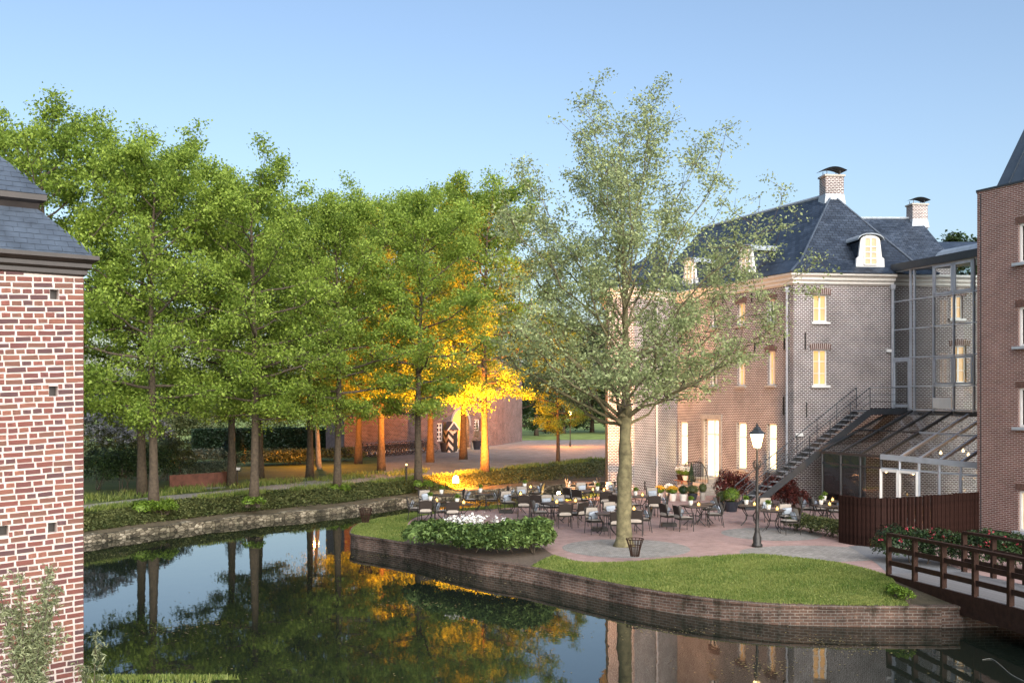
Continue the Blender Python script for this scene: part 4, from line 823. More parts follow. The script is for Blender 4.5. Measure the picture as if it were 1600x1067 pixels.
# ================================================================ SHRUBS AND PLANTS
def blob(ells, n, seed, shell=.55, ground_z=None):
    rs = np.random.RandomState(seed); vol = np.array([e[3] * e[4] * e[5] for e in ells]) ** .7; out = []
    for e, k in zip(ells, (n * vol / vol.sum()).astype(int)):
        d = rs.normal(size=(k, 3)); d /= np.linalg.norm(d, axis=1)[:, None]; d[:, 2] = np.where(d[:, 2] < -.3, -d[:, 2], d[:, 2])
        r = shell + (1 - shell) * rs.uniform(size=(k, 1)) ** .5; bumpy = 1 + .16 * np.sin(d[:, :1] * 7 + seed) * np.cos(d[:, 1:2] * 6) + .1 * np.sin(d[:, 2:] * 9); out.append(np.array(e[:3]) + d * r * bumpy * np.array(e[3:6]))
    p = np.concatenate(out)
    if ground_z is not None: p[:, 2] = np.maximum(p[:, 2], ground_z + .03)
    return p
def stems(mb, ells, n, seed, gz):
    rs = random.Random(seed)
    for i in range(n):
        e = rs.choice(ells); b = Vector((e[0] + rs.uniform(-.3, .3) * e[3], e[1] + rs.uniform(-.3, .3) * e[4], gz)); t = Vector((e[0] + rs.uniform(-.7, .7) * e[3], e[1] + rs.uniform(-.7, .7) * e[4], e[2] + rs.uniform(0, .6) * e[5])); mb.tube([b, b.lerp(t, .5) + Vector((0, 0, .08)), t], [.02, .014, .006], 5, cap=False)
def shrub(name, label, cat, ells, n, size, mat, seed, gz=0., flowers=None, shell=.55, up=.3, group=None, aspect=.5):
    c = ells[len(ells) // 2]; o = thing(name, label, cat, (c[0], c[1], gz), group); mb = MB(); stems(mb, ells, 14, seed, gz); mb.build('stems', 'twig', o, uv=False)
    leaf_mesh('foliage', blob(ells, n, seed, shell, gz), size, mat, o, seed=seed, up=up, aspect=aspect)
    if flowers:
        fm, nf, fs, top = flowers; p = blob(ells, 4000, seed + 1, .93, gz); rs = np.random.RandomState(seed); p = p[p[:, 2] > np.quantile(p[:, 2], top)]; p = p[rs.choice(len(p), nf)]; p = np.repeat(p, 14, 0) + rs.normal(size=(nf * 14, 3)) * fs * .42
        leaf_mesh('blossoms', p, fs * .8, fm, o, seed=seed + 2, up=.8, aspect=.8)
    return o
def row(x0, d0, x1, d1, n, rx, ry, h, gz=0., jit=.25, seed=1):
    rs = random.Random(seed); a, b = Wp(x0, d0), Wp(x1, d1); return [(a.lerp(b, i / max(1, n - 1)).x + rs.uniform(-jit, jit) * rx, a.lerp(b, i / max(1, n - 1)).y + rs.uniform(-jit, jit) * ry, gz + h * .42, rx, ry, h * .58 * rs.uniform(.85, 1.12)) for i in range(n)]
rho = [(G(x, 850).x * d / G(x, 850).y, d, h * .42, rx, .8, h * .58) for x, d, rx, h in ((655, 32.9, .5, .72), (682, 32.4, .6, .80), (712, 31.9, .65, .78), (742, 31.4, .7, .80), (772, 31.0, .7, .86), (800, 30.9, .7, .98), (828, 31.1, .62, 1.0), (846, 31.6, .45, .95))]
rh = shrub('rhododendron', 'large rhododendron with white blooms on the moat edge of the terrace', 'shrub', rho, 15000, .15, 'rhodo_leaf', 3, 0, None, .6, .5, None, .38)
pf = np.array([((x - CX) * 32. / F, 32. + (k % 3) * .12, zat(y, 32.) + .03) for k, (x, y) in enumerate([(702, 813), (709, 815), (722, 814), (728, 812), (735, 817), (741, 812), (746, 816), (749, 821), (738, 826), (776, 814), (792, 817), (752, 813), (716, 817)])])
rs_ = np.random.RandomState(4); leaf_mesh('blossoms', np.repeat(pf, 34, 0) + rs_.normal(size=(len(pf) * 34, 3)) * .075, .085, 'flower_white', rh, seed=5, up=.8, aspect=.9)
shrub('red_shrub_bed', 'low shrub bed with red blooms between the bridge and the slat fence', 'shrub', row(1405, 29.3, 1620, 27.6, 9, .62, .7, 1.0), 15000, .085, 'dark_leaf', 8, 0, ('flower_red', 55, .075, .45))
shrub('terrace_hedge', 'low loose hedge beside the slat fence at the terrace edge', 'hedge', row(1252, 36.3, 1318, 34.2, 5, .5, .5, .62), 6000, .08, 'ivy_leaf', 9)
shrub('photinia', 'dark red leaved shrub under the foot of the steel staircase', 'shrub', row(1208, 44.2, 1232, 44.3, 3, .5, .5, 1.3), 3500, .10, 'photinia_leaf', 10); shrub('photinia', 'red tipped shrub behind the clipped box ball and steel staircase', 'shrub', row(1135, 46.5, 1160, 45.6, 3, .5, .5, 1.35), 3500, .10, 'photinia_leaf', 12)
shrub('photinia', 'small red brown shrub at the wall base behind the hedge tables', 'shrub', row(1243, 43.6, 1255, 43.2, 2, .4, .4, .8), 1800, .09, 'photinia_leaf', 13)
# far bank planting
shrub('blossom_shrub', 'white blossoming shrub behind the leaning lime trees', 'shrub', [(*Wp(x, d)[:2], z, rx, 1.6, rz) for x, d, z, rx, rz in ((120, 53, 2.2, 2., 1.5), (165, 54, 2.4, 2., 1.7), (190, 53, 1.8, 1.6, 1.2), (140, 55, 3.6, 1.6, 1.1), (230, 56, 2.0, 1.6, 1.4))], 6500, .15, 'ivy_leaf', 14, ZB, ('blossom', 420, .16, .25), .7)
shrub('dark_bush', 'rounded dark evergreen bush beside the gravel path', 'bush', [(*Wp(x, d)[:2], 1.2, 1.3, 1.3, 1.1) for x, d in ((160, 48.5), (195, 48), (240, 50))], 9000, .11, 'dark_leaf', 15, ZB); shrub('dark_bush', 'tall dark bush behind the rusty steel garden wall', 'bush', [(*Wp(x, d)[:2], 1.3, 1., 1., 1.25) for x, d in ((255, 54), (278, 55))], 5000, .11, 'ivy_leaf', 16, ZB)
shrub('cone_bush', 'dark upright conifer behind the information sign', 'bush', [(*Wp(366, 58)[:2], 1.4, .75, .75, 1.5)], 3500, .09, 'hedge_leaf', 17, ZB); shrub('grey_bush', 'low grey green plants behind the rusty steel wall', 'plants', row(285, 55, 350, 57, 5, .9, .9, .9, ZB), 4500, .1, 'grey_leaf', 18, ZB)
shrub('bank_shoots', 'bright leafy shoots round the foot of a bank lime', 'plants', row(222, 40.9, 265, 41.3, 4, .4, .4, .55, .05), 2500, .10, 'bright_leaf', 19, 0)
for x, d, lab in ((395, 43.6, 'small leafy tuft at the foot of a lime above the stone wall'), (660, 52.3, 'leafy tuft beside the lime near the bollard light'), (530, 49.8, 'green tuft at the foot of the lime opposite the bicycles')): shrub('leafy_tuft', lab, 'plants', row(x - 6, d, x + 10, d, 2, .3, .3, .4, .1), 700, .09, 'bright_leaf', int(x), .05)
shrub('leafy_tuft', 'leafy weeds on the lawn corner beside the bridge', 'plants', row(1398, 24.6, 1416, 24.0, 3, .22, .2, .32, -.08), 800, .07, 'bright_leaf', 77, -.1)
for i, (x0, x1, d) in enumerate(((395, 470, 66), (430, 540, 70), (270, 330, 68), (130, 215, 60))): shrub('garden_plants', ['soft green garden plants in front of the long hedge', 'low green plants at the lamp in the garden', 'low garden plants around the small pond', 'undergrowth behind the rounded dark bush'][i], 'plants', row(x0, d, x1, d + 1, 6, 1.3, 1.2, .9, ZB, seed=i), 5000, .16, 'ivy_leaf' if i != 2 else 'grey_leaf', 30 + i, ZB)
for x, d, h, lab in ((205, 92, 3.4, 'rounded bush far behind the white blossoming shrub'), (285, 97, 2.8, 'rounded bush beyond the left end of the clipped hedge'), (345, 100, 3.6, 'tall bush looking over the clipped hedge'), (440, 102, 4.2, 'large dark bush behind the clipped hedge near the lamp')): shrub('garden_bush', lab, 'bush', row(x - 22, d, x + 22, d, 3, 2.0, 1.6, h, ZB, seed=int(x)), 3500, .24, 'ivy_leaf', int(x), ZB)
hd = thing('clipped_hedge', 'long clipped dark hedge across the garden', 'hedge', Wp(430, 86, ZB)); rs_ = np.random.RandomState(9); a, b = Wp(300, 84), Wp(585, 90); n = 16000
k = rs_.uniform(size=n); w_ = rs_.uniform(-.7, .7, n); zz_ = rs_.uniform(0, 1.75, n) ; top = rs_.uniform(size=n) < .3; zz_[top] = 1.75; w_[~top] = np.where(rs_.uniform(size=(~top).sum()) < .75, -.7, w_[~top]); ab = np.array(b - a); nn_ = np.array([-ab[1], ab[0], 0]) / np.hypot(ab[0], ab[1])
leaf_mesh('foliage', np.array(a) + k[:, None] * ab + w_[:, None] * nn_ + np.stack([0 * k, 0 * k, ZB + zz_], 1) + rs_.normal(size=(n, 3)) * .04, .2, 'hedge_leaf', hd, seed=3)
MB().bar(Vector(a) + Vector((0, 0, ZB + .8)), Vector(b) + Vector((0, 0, ZB + .8)), 1.2, 1.6).build('core', 'hedge_leaf', hd)
pd = disc('garden_pond', Wp(318, 76), 2.6, 2.2, 'water', ZB + .012)
# ivy on the bank (stuff) and grass blades on the lawns (stuff)
rs_ = np.random.RandomState(5); pts = []
wlA, tpA = np.array(wl_), np.array(tp_); n = 85000; i = rs_.randint(14, len(wlA) - 8, n); f_ = rs_.uniform(size=n); kk = .28 + .80 * rs_.uniform(size=n) ** .95
p0 = wlA[i] * (1 - f_[:, None]) + wlA[i + 1] * f_[:, None]; p1 = tpA[i] * (1 - f_[:, None]) + tpA[i + 1] * f_[:, None]; p = p0 + (p1 - p0) * kk[:, None]
p[:, 2] = np.interp(kk, [.3, .75, 1], [-.22, .22, ZB]) + rs_.uniform(.01, .08, n)
dens = np.sin(p[:, 0] * 1.3) * np.cos(p[:, 1] * .9) + rs_.normal(size=n) * .6 + np.minimum((kk - .42) * 4, (1.02 - kk) * 7 + .2); p = p[dens > -.35]
iv = leaf_mesh('bank_ivy', p, .10, 'ivy_leaf', None, (0, 45, 0), 6, .9, .8); tag(iv, 'dark green ivy covering the sloping moat bank', 'ivy', kind='stuff')
def blades(name, label, pts, h, mat, seed, w=.012):
    rs = np.random.RandomState(seed); n = len(pts); a = rs.uniform(0, 6.28, n); t = np.stack([np.cos(a), np.sin(a), 0 * a], 1) * w; ln = rs.normal(size=(n, 3)) * .35; ln[:, 2] = 1; hh = h * rs.uniform(.5, 1.2, n)[:, None]
    v = np.stack([pts - t, pts + t, pts + t * .3 + ln * hh, pts - t * .3 + ln * hh], 1).reshape(-1, 3); o = quads_object(name, v - np.array([2, 30, 0]), mat, None, np.array([2., 30, 0])); return tag(o, label, 'grass', kind='stuff')
def strip_pts(i0, i1, n, seed):
    rs = np.random.RandomState(seed); I, O = np.array(IN), np.array(OUT); ar = np.linalg.norm(O - I, axis=1)[i0 * 4:i1 * 4]; i = i0 * 4 + rs.choice(len(ar), n, p=ar / ar.sum()); f = rs.uniform(size=(n, 1)); k = rs.uniform(size=(n, 1)); p = (I[i] * (1 - f) + I[i + 1] * f) * (1 - k) + (O[i] * (1 - f) + O[i + 1] * f) * k
    p[:, 2] += .006 + .05 * np.sin(math.pi * k[:, 0]) * np.minimum(1, ar[i - i0 * 4] / 4); return p
blades('lawn_grass', 'short mown grass of the lawn in front of the terrace', strip_pts(17, 27, 70000, 1), .045, 'grass_blade', 2); blades('lawn_grass', 'short mown grass of the lawn at the tip of the terrace', strip_pts(0, 11, 22000, 3), .045, 'grass_blade', 4)
rs_ = np.random.RandomState(8); n = 9000; nx = rs_.uniform(-9.5, -4.6, n); ny = rs_.uniform(14.5, 18.4, n); ok = (ny < 18.35 - np.maximum(0, nx + 7.2) * .42); nx, ny = nx[ok], ny[ok]
kx = np.clip((18.5 - ny) / 2.6, 0, 1); blades('bank_grass', 'rough grass on the near bank beside the old tower', np.stack([nx, ny, -.38 + .72 * kx], 1), .08, 'grass_blade', 9, .012)
n = 26000; i = rs_.randint(14, len(wlA) - 10, n); f_ = rs_.uniform(size=n); k_ = rs_.uniform(.86, 1.10, n); big = rs_.uniform(size=n) < .45
p0 = wlA[i] * (1 - f_[:, None]) + wlA[i + 1] * f_[:, None]; p1_ = tpA[i] * (1 - f_[:, None]) + tpA[i + 1] * f_[:, None]; dd = p1_ - p0; p = p0 + dd * k_[:, None]; p[:, 2] = np.interp(k_, [.86, 1], [.26, ZB])
ln2 = np.linalg.norm(dd[:, :2], axis=1)[:, None]; q = p1_ + dd / ln2 * rs_.uniform(3.2, 6.5, (n, 1)); q[:, 2] = ZB; p[big] = q[big]; keep = (np.sin(p[:, 0] * 1.9) + np.sin(p[:, 1] * 2.3 + p[:, 0]) + rs_.normal(size=n) * .8) > -.2; keep &= ~(big & (p[:, 0] > -5))
blades('verge_grass', 'rough grass tufts along both edges of the gravel path', p[keep], .22, 'grass_blade', 15, .02)
# willow-like weeds in front of the tower
for j, (x, d, hgt, ns, lab) in enumerate(((42, 13.2, 2.45, 17, 'tall grey green willowy shrub in front of the old tower wall'), (146, 14.6, 1.35, 2, 'single leafy sprig beside the corner of the old tower'))):
    b = Wp(x, d, .3 if j == 0 else -.05); w = thing('willow_shrub', lab, 'shrub', b); mb = MB(); pts = []; r_ = random.Random(j + 5)
    for s in range(ns):
        az = r_.uniform(0, 6.3); hh = hgt * (1 if s == 0 else r_.uniform(.45, .9)); le_ = r_.uniform(.05, .28) * hh; tp2 = b + Vector((math.cos(az) * le_, math.sin(az) * le_ * .5, hh)); ln_ = bez(b + Vector((r_.uniform(-.12, .12), 0, 0)), b.lerp(tp2, .5) + Vector((0, 0, hh * .12)), tp2, 10); mb.tube(ln_, [.011 - .0008 * k for k in range(11)], 5)
        for k in range(2, 11):
            for q in range(3 if j == 0 else 2):
                br_ = ln_[k] + Vector((r_.gauss(0, .13), r_.gauss(0, .1), r_.uniform(.02, .2))) * (1.3 - k / 12); mb.tube([ln_[k], br_], [.004, .002], 3)
                for m2 in range(20): pts.append(tuple(ln_[k].lerp(br_, (m2 + 1) / 20) + Vector((r_.gauss(0, .028), r_.gauss(0, .028), r_.gauss(0, .028)))))
    mb.build('stems', 'twig', w, uv=False); leaf_mesh('foliage', np.array(pts), .075, 'willow_leaf', w, seed=j, up=.1, aspect=.22)
# fallen leaves and weed; the first two clusters stand in for the lantern's reflection
rs_ = np.random.RandomState(12); cs = [G(x, y, ZW) for x, y in ((1185, 1035), (1200, 1048), (180, 865), (260, 985), (640, 945), (300, 975), (700, 905), (860, 990), (1290, 1000), (1330, 1015), (1060, 985), (590, 868))]
pp = np.concatenate([np.array(c) + rs_.normal(size=(60, 3)) * (.55, .25, 0) for c in cs] + [np.stack([rs_.uniform(-9, 9, 500), rs_.uniform(17, 36, 500), np.full(500, ZW)], 1)]); rs2 = [q for q in pp if not (-3.6 < q[0] < 12 and q[1] > 24 + abs(q[0] - 10) * .7)]
pp = np.array(rs2); pp[:, 2] = ZW + .006; fl_ = leaf_mesh('floating_leaves', pp, .05, 'float_leaf', None, (0, 25, ZW), 3, 12., .7, .02); tag(fl_, 'scattered leaves and weed floating on the moat, two patches standing in for lamp reflection', 'leaves', kind='stuff')
tag(MB().tube(smooth_line([G(1535, 1030, ZW + .01), G(1550, 1029, ZW + .012), G(1565, 1040, ZW + .012), G(1580, 1053, ZW + .012), G(1605, 1066, ZW + .01)], 5), .006, 5).build('cable', 'cable', org=G(1565, 1040, ZW)), 'thin pale cable lying curved on the dark water by the bridge', 'cable')

# ================================================================ TERRACE FURNITURE
def make_chair(pil):
    t = thing('garden_chair', 'chair', 'chair')
    for s in (-1, 1):
        MB().tube([(s * .25, -.24, 0), (s * .25, -.24, .44), (s * .25, -.24, .64)], .013, 6).build('leg', 'black_iron', t)
        MB().tube([(s * .24, .30, 0), (s * .24, .23, .44), (s * .24, .33, .90)], .013, 6).lathe([(.0, 0), (.018, .012), (.0, .035)], (s * .24, .33, .9), 6).build('leg', 'black_iron', t)
        MB().tube([(s * .26, -.25, .64), (s * .27, 0, .66), (s * .25, .27, .65)], .016, 6).build('armrest', 'black_iron', t)
    MB().box((0, 0, .425), (.50, .50, .035)).build('seat', 'wicker', t)
    mb = MB(); f = lambda x, z, o: (x, .235 + (z - .44) * .21 + o, z)
    mb.add([f(-.23, .46, 0), f(.23, .46, 0), f(.235, .88, 0), f(0, .91, 0), f(-.235, .88, 0), f(-.23, .46, .025), f(.23, .46, .025), f(.235, .88, .025), f(0, .91, .025), f(-.235, .88, .025)], [(0, 1, 2, 3, 4), (9, 8, 7, 6, 5), (0, 5, 6, 1), (1, 6, 7, 2), (2, 7, 8, 3), (3, 8, 9, 4), (4, 9, 5, 0)]); mb.build('backrest', 'wicker', t)
    def pad(name, c, sx, sy, sz, mat, tilt=0., rz=0.):
        mb = MB(); vs = []; fs = []; n = 6
        for side in (1, -1):
            for i in range(n + 1):
                for j in range(n + 1):
                    x, y = i / n * 2 - 1, j / n * 2 - 1; h = max(0, (1 - x ** 4) * (1 - y ** 4)) ** .5; q = Vector((x * sx * (1 - .04 * y * y), y * sy * (1 - .04 * x * x), side * sz * (.35 + .65 * h)))
                    q = Matrix.Rotation(tilt, 3, 'X') @ (Matrix.Rotation(rz, 3, 'Z') @ q); vs.append(Vector(c) + q)
        for sgn, b in ((1, 0), (0, (n + 1) ** 2)):
            for i in range(n):
                for j in range(n): a = b + i * (n + 1) + j; fs.append((a, a + n + 1, a + n + 2, a + 1) if sgn else (a, a + 1, a + n + 2, a + n + 1))
        o = mb.add(vs, fs).build(name, mat, t, smooth=True); return o
    pad('seat_cushion', (0, -.02, .475), .235, .235, .035, 'cushion'); pad('back_cushion', (0, .245, .68), .22, .215, .025, 'cushion', R(102))
    if pil: pad('pillow', (.02, .13, .63), .17, .15, .055, 'pillow', R(112), .1)
    return t
def make_table():
    t = thing('terrace_table', 'table', 'table'); MB().box((0, 0, .73), (.80, .80, .025)).build('table_top', 'table_top', t); MB().box((0, 0, .70), (.7, .7, .035)).build('apron', 'black_iron', t)
    for a in range(4):
        an = math.pi / 4 + a * math.pi / 2; c, s = math.cos(an), math.sin(an); MB().tube([(c * r, s * r, z) for r, z in ((.40, .70), (.30, .52), (.16, .36), (.22, .18), (.42, 0))], .016, 6).build('leg', 'black_iron', t)
    MB().tube([(.17 * math.cos(k * math.pi / 6), .17 * math.sin(k * math.pi / 6), .36) for k in range(13)], .011, 5).build('leg_ring', 'black_iron', t); return t
def make_pot():
    t = thing('table_pot', 'pot', 'plant pot'); MB().lathe([(.045, 0), (.055, .01), (.072, .14), (.066, .15), (.06, .13)], (0, 0, 0), 12).build('pot', 'pot_white', t, smooth=True)
    leaf_mesh('plant', np.random.RandomState(3).normal(size=(130, 3)) * (.035, .035, .035) + (0, 0, .19), .06, 'bright_leaf', t, seed=1); return t
def make_candle():
    t = thing('candle_jar', 'candle', 'candle'); MB().lathe([(.042, 0), (.046, .01), (.05, .13), (.047, .13), (.043, .012)], (0, 0, 0), 12).build('glass_jar', 'lantern_glass', t); MB().lathe([(.0, .012), (.03, .014), (.03, .07), (.008, .075), (.006, .10), (0, .115)], (0, 0, 0), 8).build('candle', 'candle_glow', t); return t
CH = [make_chair(True), make_chair(False)]; TB, PT, CD = make_table(), make_pot(), make_candle(); cu_, tu, pu, du = [False, False], False, False, False
FACE = {'cam': 0, 'away': math.pi, 'R': math.pi / 2, 'L': -math.pi / 2, 'camR': .6, 'camL': -.6, 'awayR': 2.35, 'awayL': -2.35, 'Rb': 1.85}
sets = [
 ('on the lawn tip by the white rhododendron', [(649, 813, 'R'), (666, 800, 'camR'), (664, 818, 'away'), (690, 817, 'R'), (706, 820, 'away')], [(677, 813, 1, 1), (719, 817, 1, 1), (694, 800, 1, 0)]),
 ('against the moat below the bank floodlight', [(736, 797.6, 'R'), (768, 797.6, 'L')], [(755, 797.5, 1, 0)]),
 ('between the floodlit lawn and the white rhododendron', [(794, 802, 'camR'), (805, 792, 'R'), (814, 793, 'cam'), (819, 808, 'away'), (838, 807, 'away'), (838, 786, 'L')], [(808, 801, 0, 1), (824, 788, 1, 1)]),
 ('just behind the right end of the rhododendron', [(853, 809, 'cam'), (872, 809, 'cam'), (843, 819, 'R'), (882, 824, 'away'), (903, 822, 'awayL'), (918, 811, 'L')], [(864, 816, 0, 1), (893, 814, 0, 1)]),
 ('next to the bright lawn lamp', [(894, 794, 'awayR'), (907, 797.6, 'awayR'), (910, 785, 'cam'), (894, 777, 'R'), (926, 775, 'L')], [(921, 793, 0, 1), (909, 777, 0, 0)]),
 ('before the orange lit castle corner', [(947, 801, 'away'), (949, 784, 'camL'), (959, 788, 'L')], [(938, 794, 1, 1)]),
 ('beside the trunk of the terrace tree', [(929, 833.6, 'camR'), (955, 823, 'cam'), (963, 839, 'away'), (993, 836, 'away'), (1004, 831, 'L')], [(948, 834, 0, 0), (984, 829, 0, 1)]),
 ('between the terrace tree and the flower pots', [(965, 808, 'awayR'), (985, 806, 'camR'), (1020, 809, 'away'), (1019, 795, 'cam'), (1032, 806, 'L')], [(998, 803, 1, 1)]),
 ('in open paving before the entrance steps', [(1047, 825, 'Rb'), (1069, 829, 'Rb'), (1109, 813, 'L'), (1117, 822.4, 'L')], [(1085, 821, 1, 1), (1100, 818, 0, 0)]),
 ('around the street lamp at the staircase foot', [(1200, 815, 'cam'), (1231, 827, 'cam'), (1234, 834.5, 'L')], [(1172, 820, 1, 1), (1207, 829, 1, 1)]),
 ('behind the low hedge at the conservatory', [(1262, 813, 'R'), (1279, 814, 'R'), (1306, 817, 'L')], [(1294, 812, 1, 1), (1289, 820, 1, 1)])]
for si, (where, chs, tbs) in enumerate(sets):
    for j, (x, y, fc) in enumerate(chs):
        k = 1 if (fc.startswith('away') and (si + j) % 2) else 0
        place(CH[k], not cu_[k], G(x, y), FACE[fc] + random.uniform(-.22, .22), 1., ('woven garden chair with blue grey pillow ' if k == 0 else 'woven garden chair with plain grey cushions ') + where, 'chairs ' + where); cu_[k] = True
    for x, y, pot, can in tbs:
        p = G(x, y); rz = random.uniform(0, 1.5); place(TB, not tu, p, rz, 1., 'dark square terrace table with curved iron legs ' + where, 'tables ' + where); tu = True
        if pot: place(PT, not pu, p + Vector((-.12, .1, .744)), rz, 1.25, 'small white potted plant on a table ' + where, 'table plants ' + where); pu = True
        if can: place(CD, not du, p + Vector((.14, -.1, .744)), rz, 1.25, 'glowing candle jar on a table ' + where, 'table candles ' + where); du = True
for x, y, lab in ((790, 801, 'flat black box under a chair near the floodlit lawn'), (937, 829, 'flat black box under the chair beside the terrace tree'), (1045, 822, 'flat black box by the chairs before the entrance steps')):
    p = G(x, y); tag(MB().box((p.x, p.y, .06), (.55, .34, .11)).box((p.x, p.y, .13), (.50, .30, .03)).build('storage_box', 'black_iron', org=p), lab, 'box')
# fire baskets
def basket(p, label):
    t = thing('fire_basket', label, 'basket', p); rr_ = lambda z: .12 + .13 * ((z - .15) / .5) ** 1.5
    for k in range(14): a = 2 * math.pi * k / 14; MB().tube([(p.x + rr_(z) * math.cos(a), p.y + rr_(z) * math.sin(a), p.z + z) for z in (.15, .3, .45, .58, .66)], .012, 5).build('slat', 'dark_wood', t)
    for z in (.17, .45, .65): MB().tube([(p.x + rr_(z) * 1.02 * math.cos(a), p.y + rr_(z) * 1.02 * math.sin(a), p.z + z) for a in [2 * math.pi * k / 16 for k in range(17)]], .013, 5).build('hoop', 'dark_wood', t)
    MB().lathe([(.0, .0), (.16, .0), (.16, .03), (.04, .05), (.03, .16)], p, 12).build('foot', 'black_iron', t)
    MB().lathe([(0, 0), (.42, 0), (.42, .03), (0, .035)], (p.x, p.y, p.z - .02), 20).build('base_slab', 'concrete', t)
basket(G(992, 877, .02), 'slatted iron fire basket on a round slab at the edge of the front lawn'); basket(G(571, 822, -.05), 'slatted iron fire basket at the far tip of the lawn')
# flower pots at the entrance
def pot_plant(p, label, r, h, potm, ph, lm, fm=None, cone=False, seed=0):
    t = thing('potted_plant', label, 'potted plant', p); MB().lathe([(r * .68, 0), (r * .72, .01), (r, h - .02), (r, h), (r * .86, h), (r * .84, h - .05), (0, h - .05)], p, 14).build('pot', potm, t, smooth=False)
    rs = np.random.RandomState(seed); n = 1300; d = rs.normal(size=(n, 3)); d /= np.linalg.norm(d, axis=1)[:, None]; rad = rs.uniform(.6, 1, (n, 1))
    if cone: z = rs.uniform(0, 1, n); c = np.stack([d[:, 0] * (1 - z) * r * 1.1, d[:, 1] * (1 - z) * r * 1.1, h + z * ph], 1)
    else: c = d * rad * np.array([r * 1.25, r * 1.25, ph / 2]) + np.array([0, 0, h + ph * .45])
    leaf_mesh('foliage', c + np.array(p), .06, lm, t, seed=seed)
    if fm: q = c[(c[:, 2] > h + ph * .45)]; q = q[rs.choice(len(q), 330)]; leaf_mesh('blossoms', q * np.array([1.12, 1.12, 1.08]) + np.array(p), .085, fm, t, seed=seed + 1, up=.8, aspect=.9)
pts_ = [((1031, 780), 'white pot of yellow flowers at the castle wall', .17, .3, 'pot_white', .32, 'bright_leaf', 'flower_yellow'), ((1045, 778), 'pot of small white flowers between the yellow flower pots', .15, .26, 'lead', .4, 'rhodo_leaf', 'flower_white'), ((1051, 782.5), 'white pot of yellow flowers next to the entrance steps', .18, .34, 'pot_white', .32, 'bright_leaf', 'flower_yellow'), ((1067.5, 782.5), 'white pot with a dark bushy plant below the entrance railing', .18, .32, 'pot_white', .42, 'dark_leaf', None), ((1082, 781), 'dark pot with spreading evergreen below the entrance railing', .24, .32, 'navy_pot', .4, 'ivy_leaf', None), ((1098, 781), 'stone urn with a loose green plant at the foot of the steps', .15, .36, 'stone', .45, 'ivy_leaf', None), ((1143, 799), 'large dark pot with a clipped box ball at the staircase foot', .30, .42, 'navy_pot', .62, 'bright_leaf', None), ((1128, 797), 'dark pot with a leafy shrub between steps and box ball', .2, .35, 'navy_pot', .5, 'ivy_leaf', None), ((1556, 862), 'dark tub with low greenery against the brick annex', .35, .5, 'navy_pot', .15, 'dark_leaf', None)]
for j, (px, lab, *a) in enumerate(pts_): pot_plant(G(*px), lab, *a, seed=40 + j)
pc = A.pt(uc - .6, zd + .0, .75)
for j, (du_, off, lab, rr2, hh, cone, fm, potm) in enumerate(((-1.0, 1.15, 'bucket of white flowers hanging left on the entrance railing', .26, .42, False, 'flower_white', 'dark_wood'), (-.5, 1.15, 'white bucket of white flowers in the middle of the entrance railing', .26, .42, False, 'flower_white', 'pot_white'), (-.05, 1.2, 'small dark cone conifer in a pot behind the flower buckets', .2, .95, True, None, 'navy_pot'))):
    q = A.pt(uc + du_, zd - .15 if not cone else .0, off); pot_plant(q, lab, rr2, .26 if not cone else .5, potm, hh, 'hedge_leaf' if cone else 'bright_leaf', fm, cone, 60 + j)
    if not cone: o = MB().bar(A.pt(uc + du_ - .3, zd - .17, off), A.pt(uc + du_ + .3, zd - .17, off), .5, .04).bar(A.pt(uc + du_, 0, off), A.pt(uc + du_, zd - .18, off), .08, .08).build('plant_stand', 'terracotta', org=A.pt(uc + du_, 0, off)); tag(o, 'rusty plant stand under the ' + ('left' if j == 0 else 'middle') + ' flower bucket by the steps', 'stand')

# ================================================================ LAMPS AND FIXTURES (each carries its own light)
def plight(name, parent, loc, w, col, rad=.05, spot=None, aim=None):
    l = bpy.data.lights.new(name, 'SPOT' if spot else 'POINT'); l.energy = w; l.color = col; l.shadow_soft_size = rad
    o = bpy.data.objects.new(name, l); C.objects.link(o); o.parent = parent; o.location = Vector(loc) - ORG[parent.as_pointer()]
    if spot: l.spot_size = R(spot); l.spot_blend = .6; o.rotation_euler = (Vector(loc) - Vector(aim)).to_track_quat('Z', 'Y').to_euler()
    return o
p = G(1183, 854); t = thing('street_lamp', 'tall black cast iron street lamp with glowing lantern on the terrace', 'street lamp', p)
MB().lathe([(.17, 0), (.17, .08), (.13, .12), (.14, .3), (.11, .36), (.075, .5), (.085, .55), (.06, .62), (.05, 1.1), (.058, 1.12), (.048, 1.16), (.04, 2.55), (.055, 2.6), (.035, 2.66), (.03, 3.05), (.06, 3.12)], p, 12).build('post', 'black_iron', t, smooth=True)
for a in range(4): c_, s_ = math.cos(a * math.pi / 2 + .4), math.sin(a * math.pi / 2 + .4); MB().tube([(p.x + c_ * r_, p.y + s_ * r_, z_) for r_, z_ in ((.03, 2.45), (.13, 2.52), (.16, 2.66), (.11, 2.72), (.10, 2.66))], .015, 5).build('scroll', 'black_iron', t)
ln = MB()
for a in range(4):
    a0, a1 = math.pi / 4 + a * math.pi / 2, math.pi / 4 + (a + 1) * math.pi / 2; f = lambda an, r_, z_: (p.x + r_ * math.cos(an), p.y + r_ * math.sin(an), z_); ln.quad(f(a0, .13, 3.14), f(a1, .13, 3.14), f(a1, .25, 3.56), f(a0, .25, 3.56))
lt_ = ln.build('lantern_glass', 'lamp_glow', t); MB().lathe([(.27, 3.56), (.25, 3.60), (.12, 3.70), (.13, 3.74), (.05, 3.8), (.02, 3.9)], (p.x, p.y, 0), 4).build('lantern_roof', 'dark_metal', t)
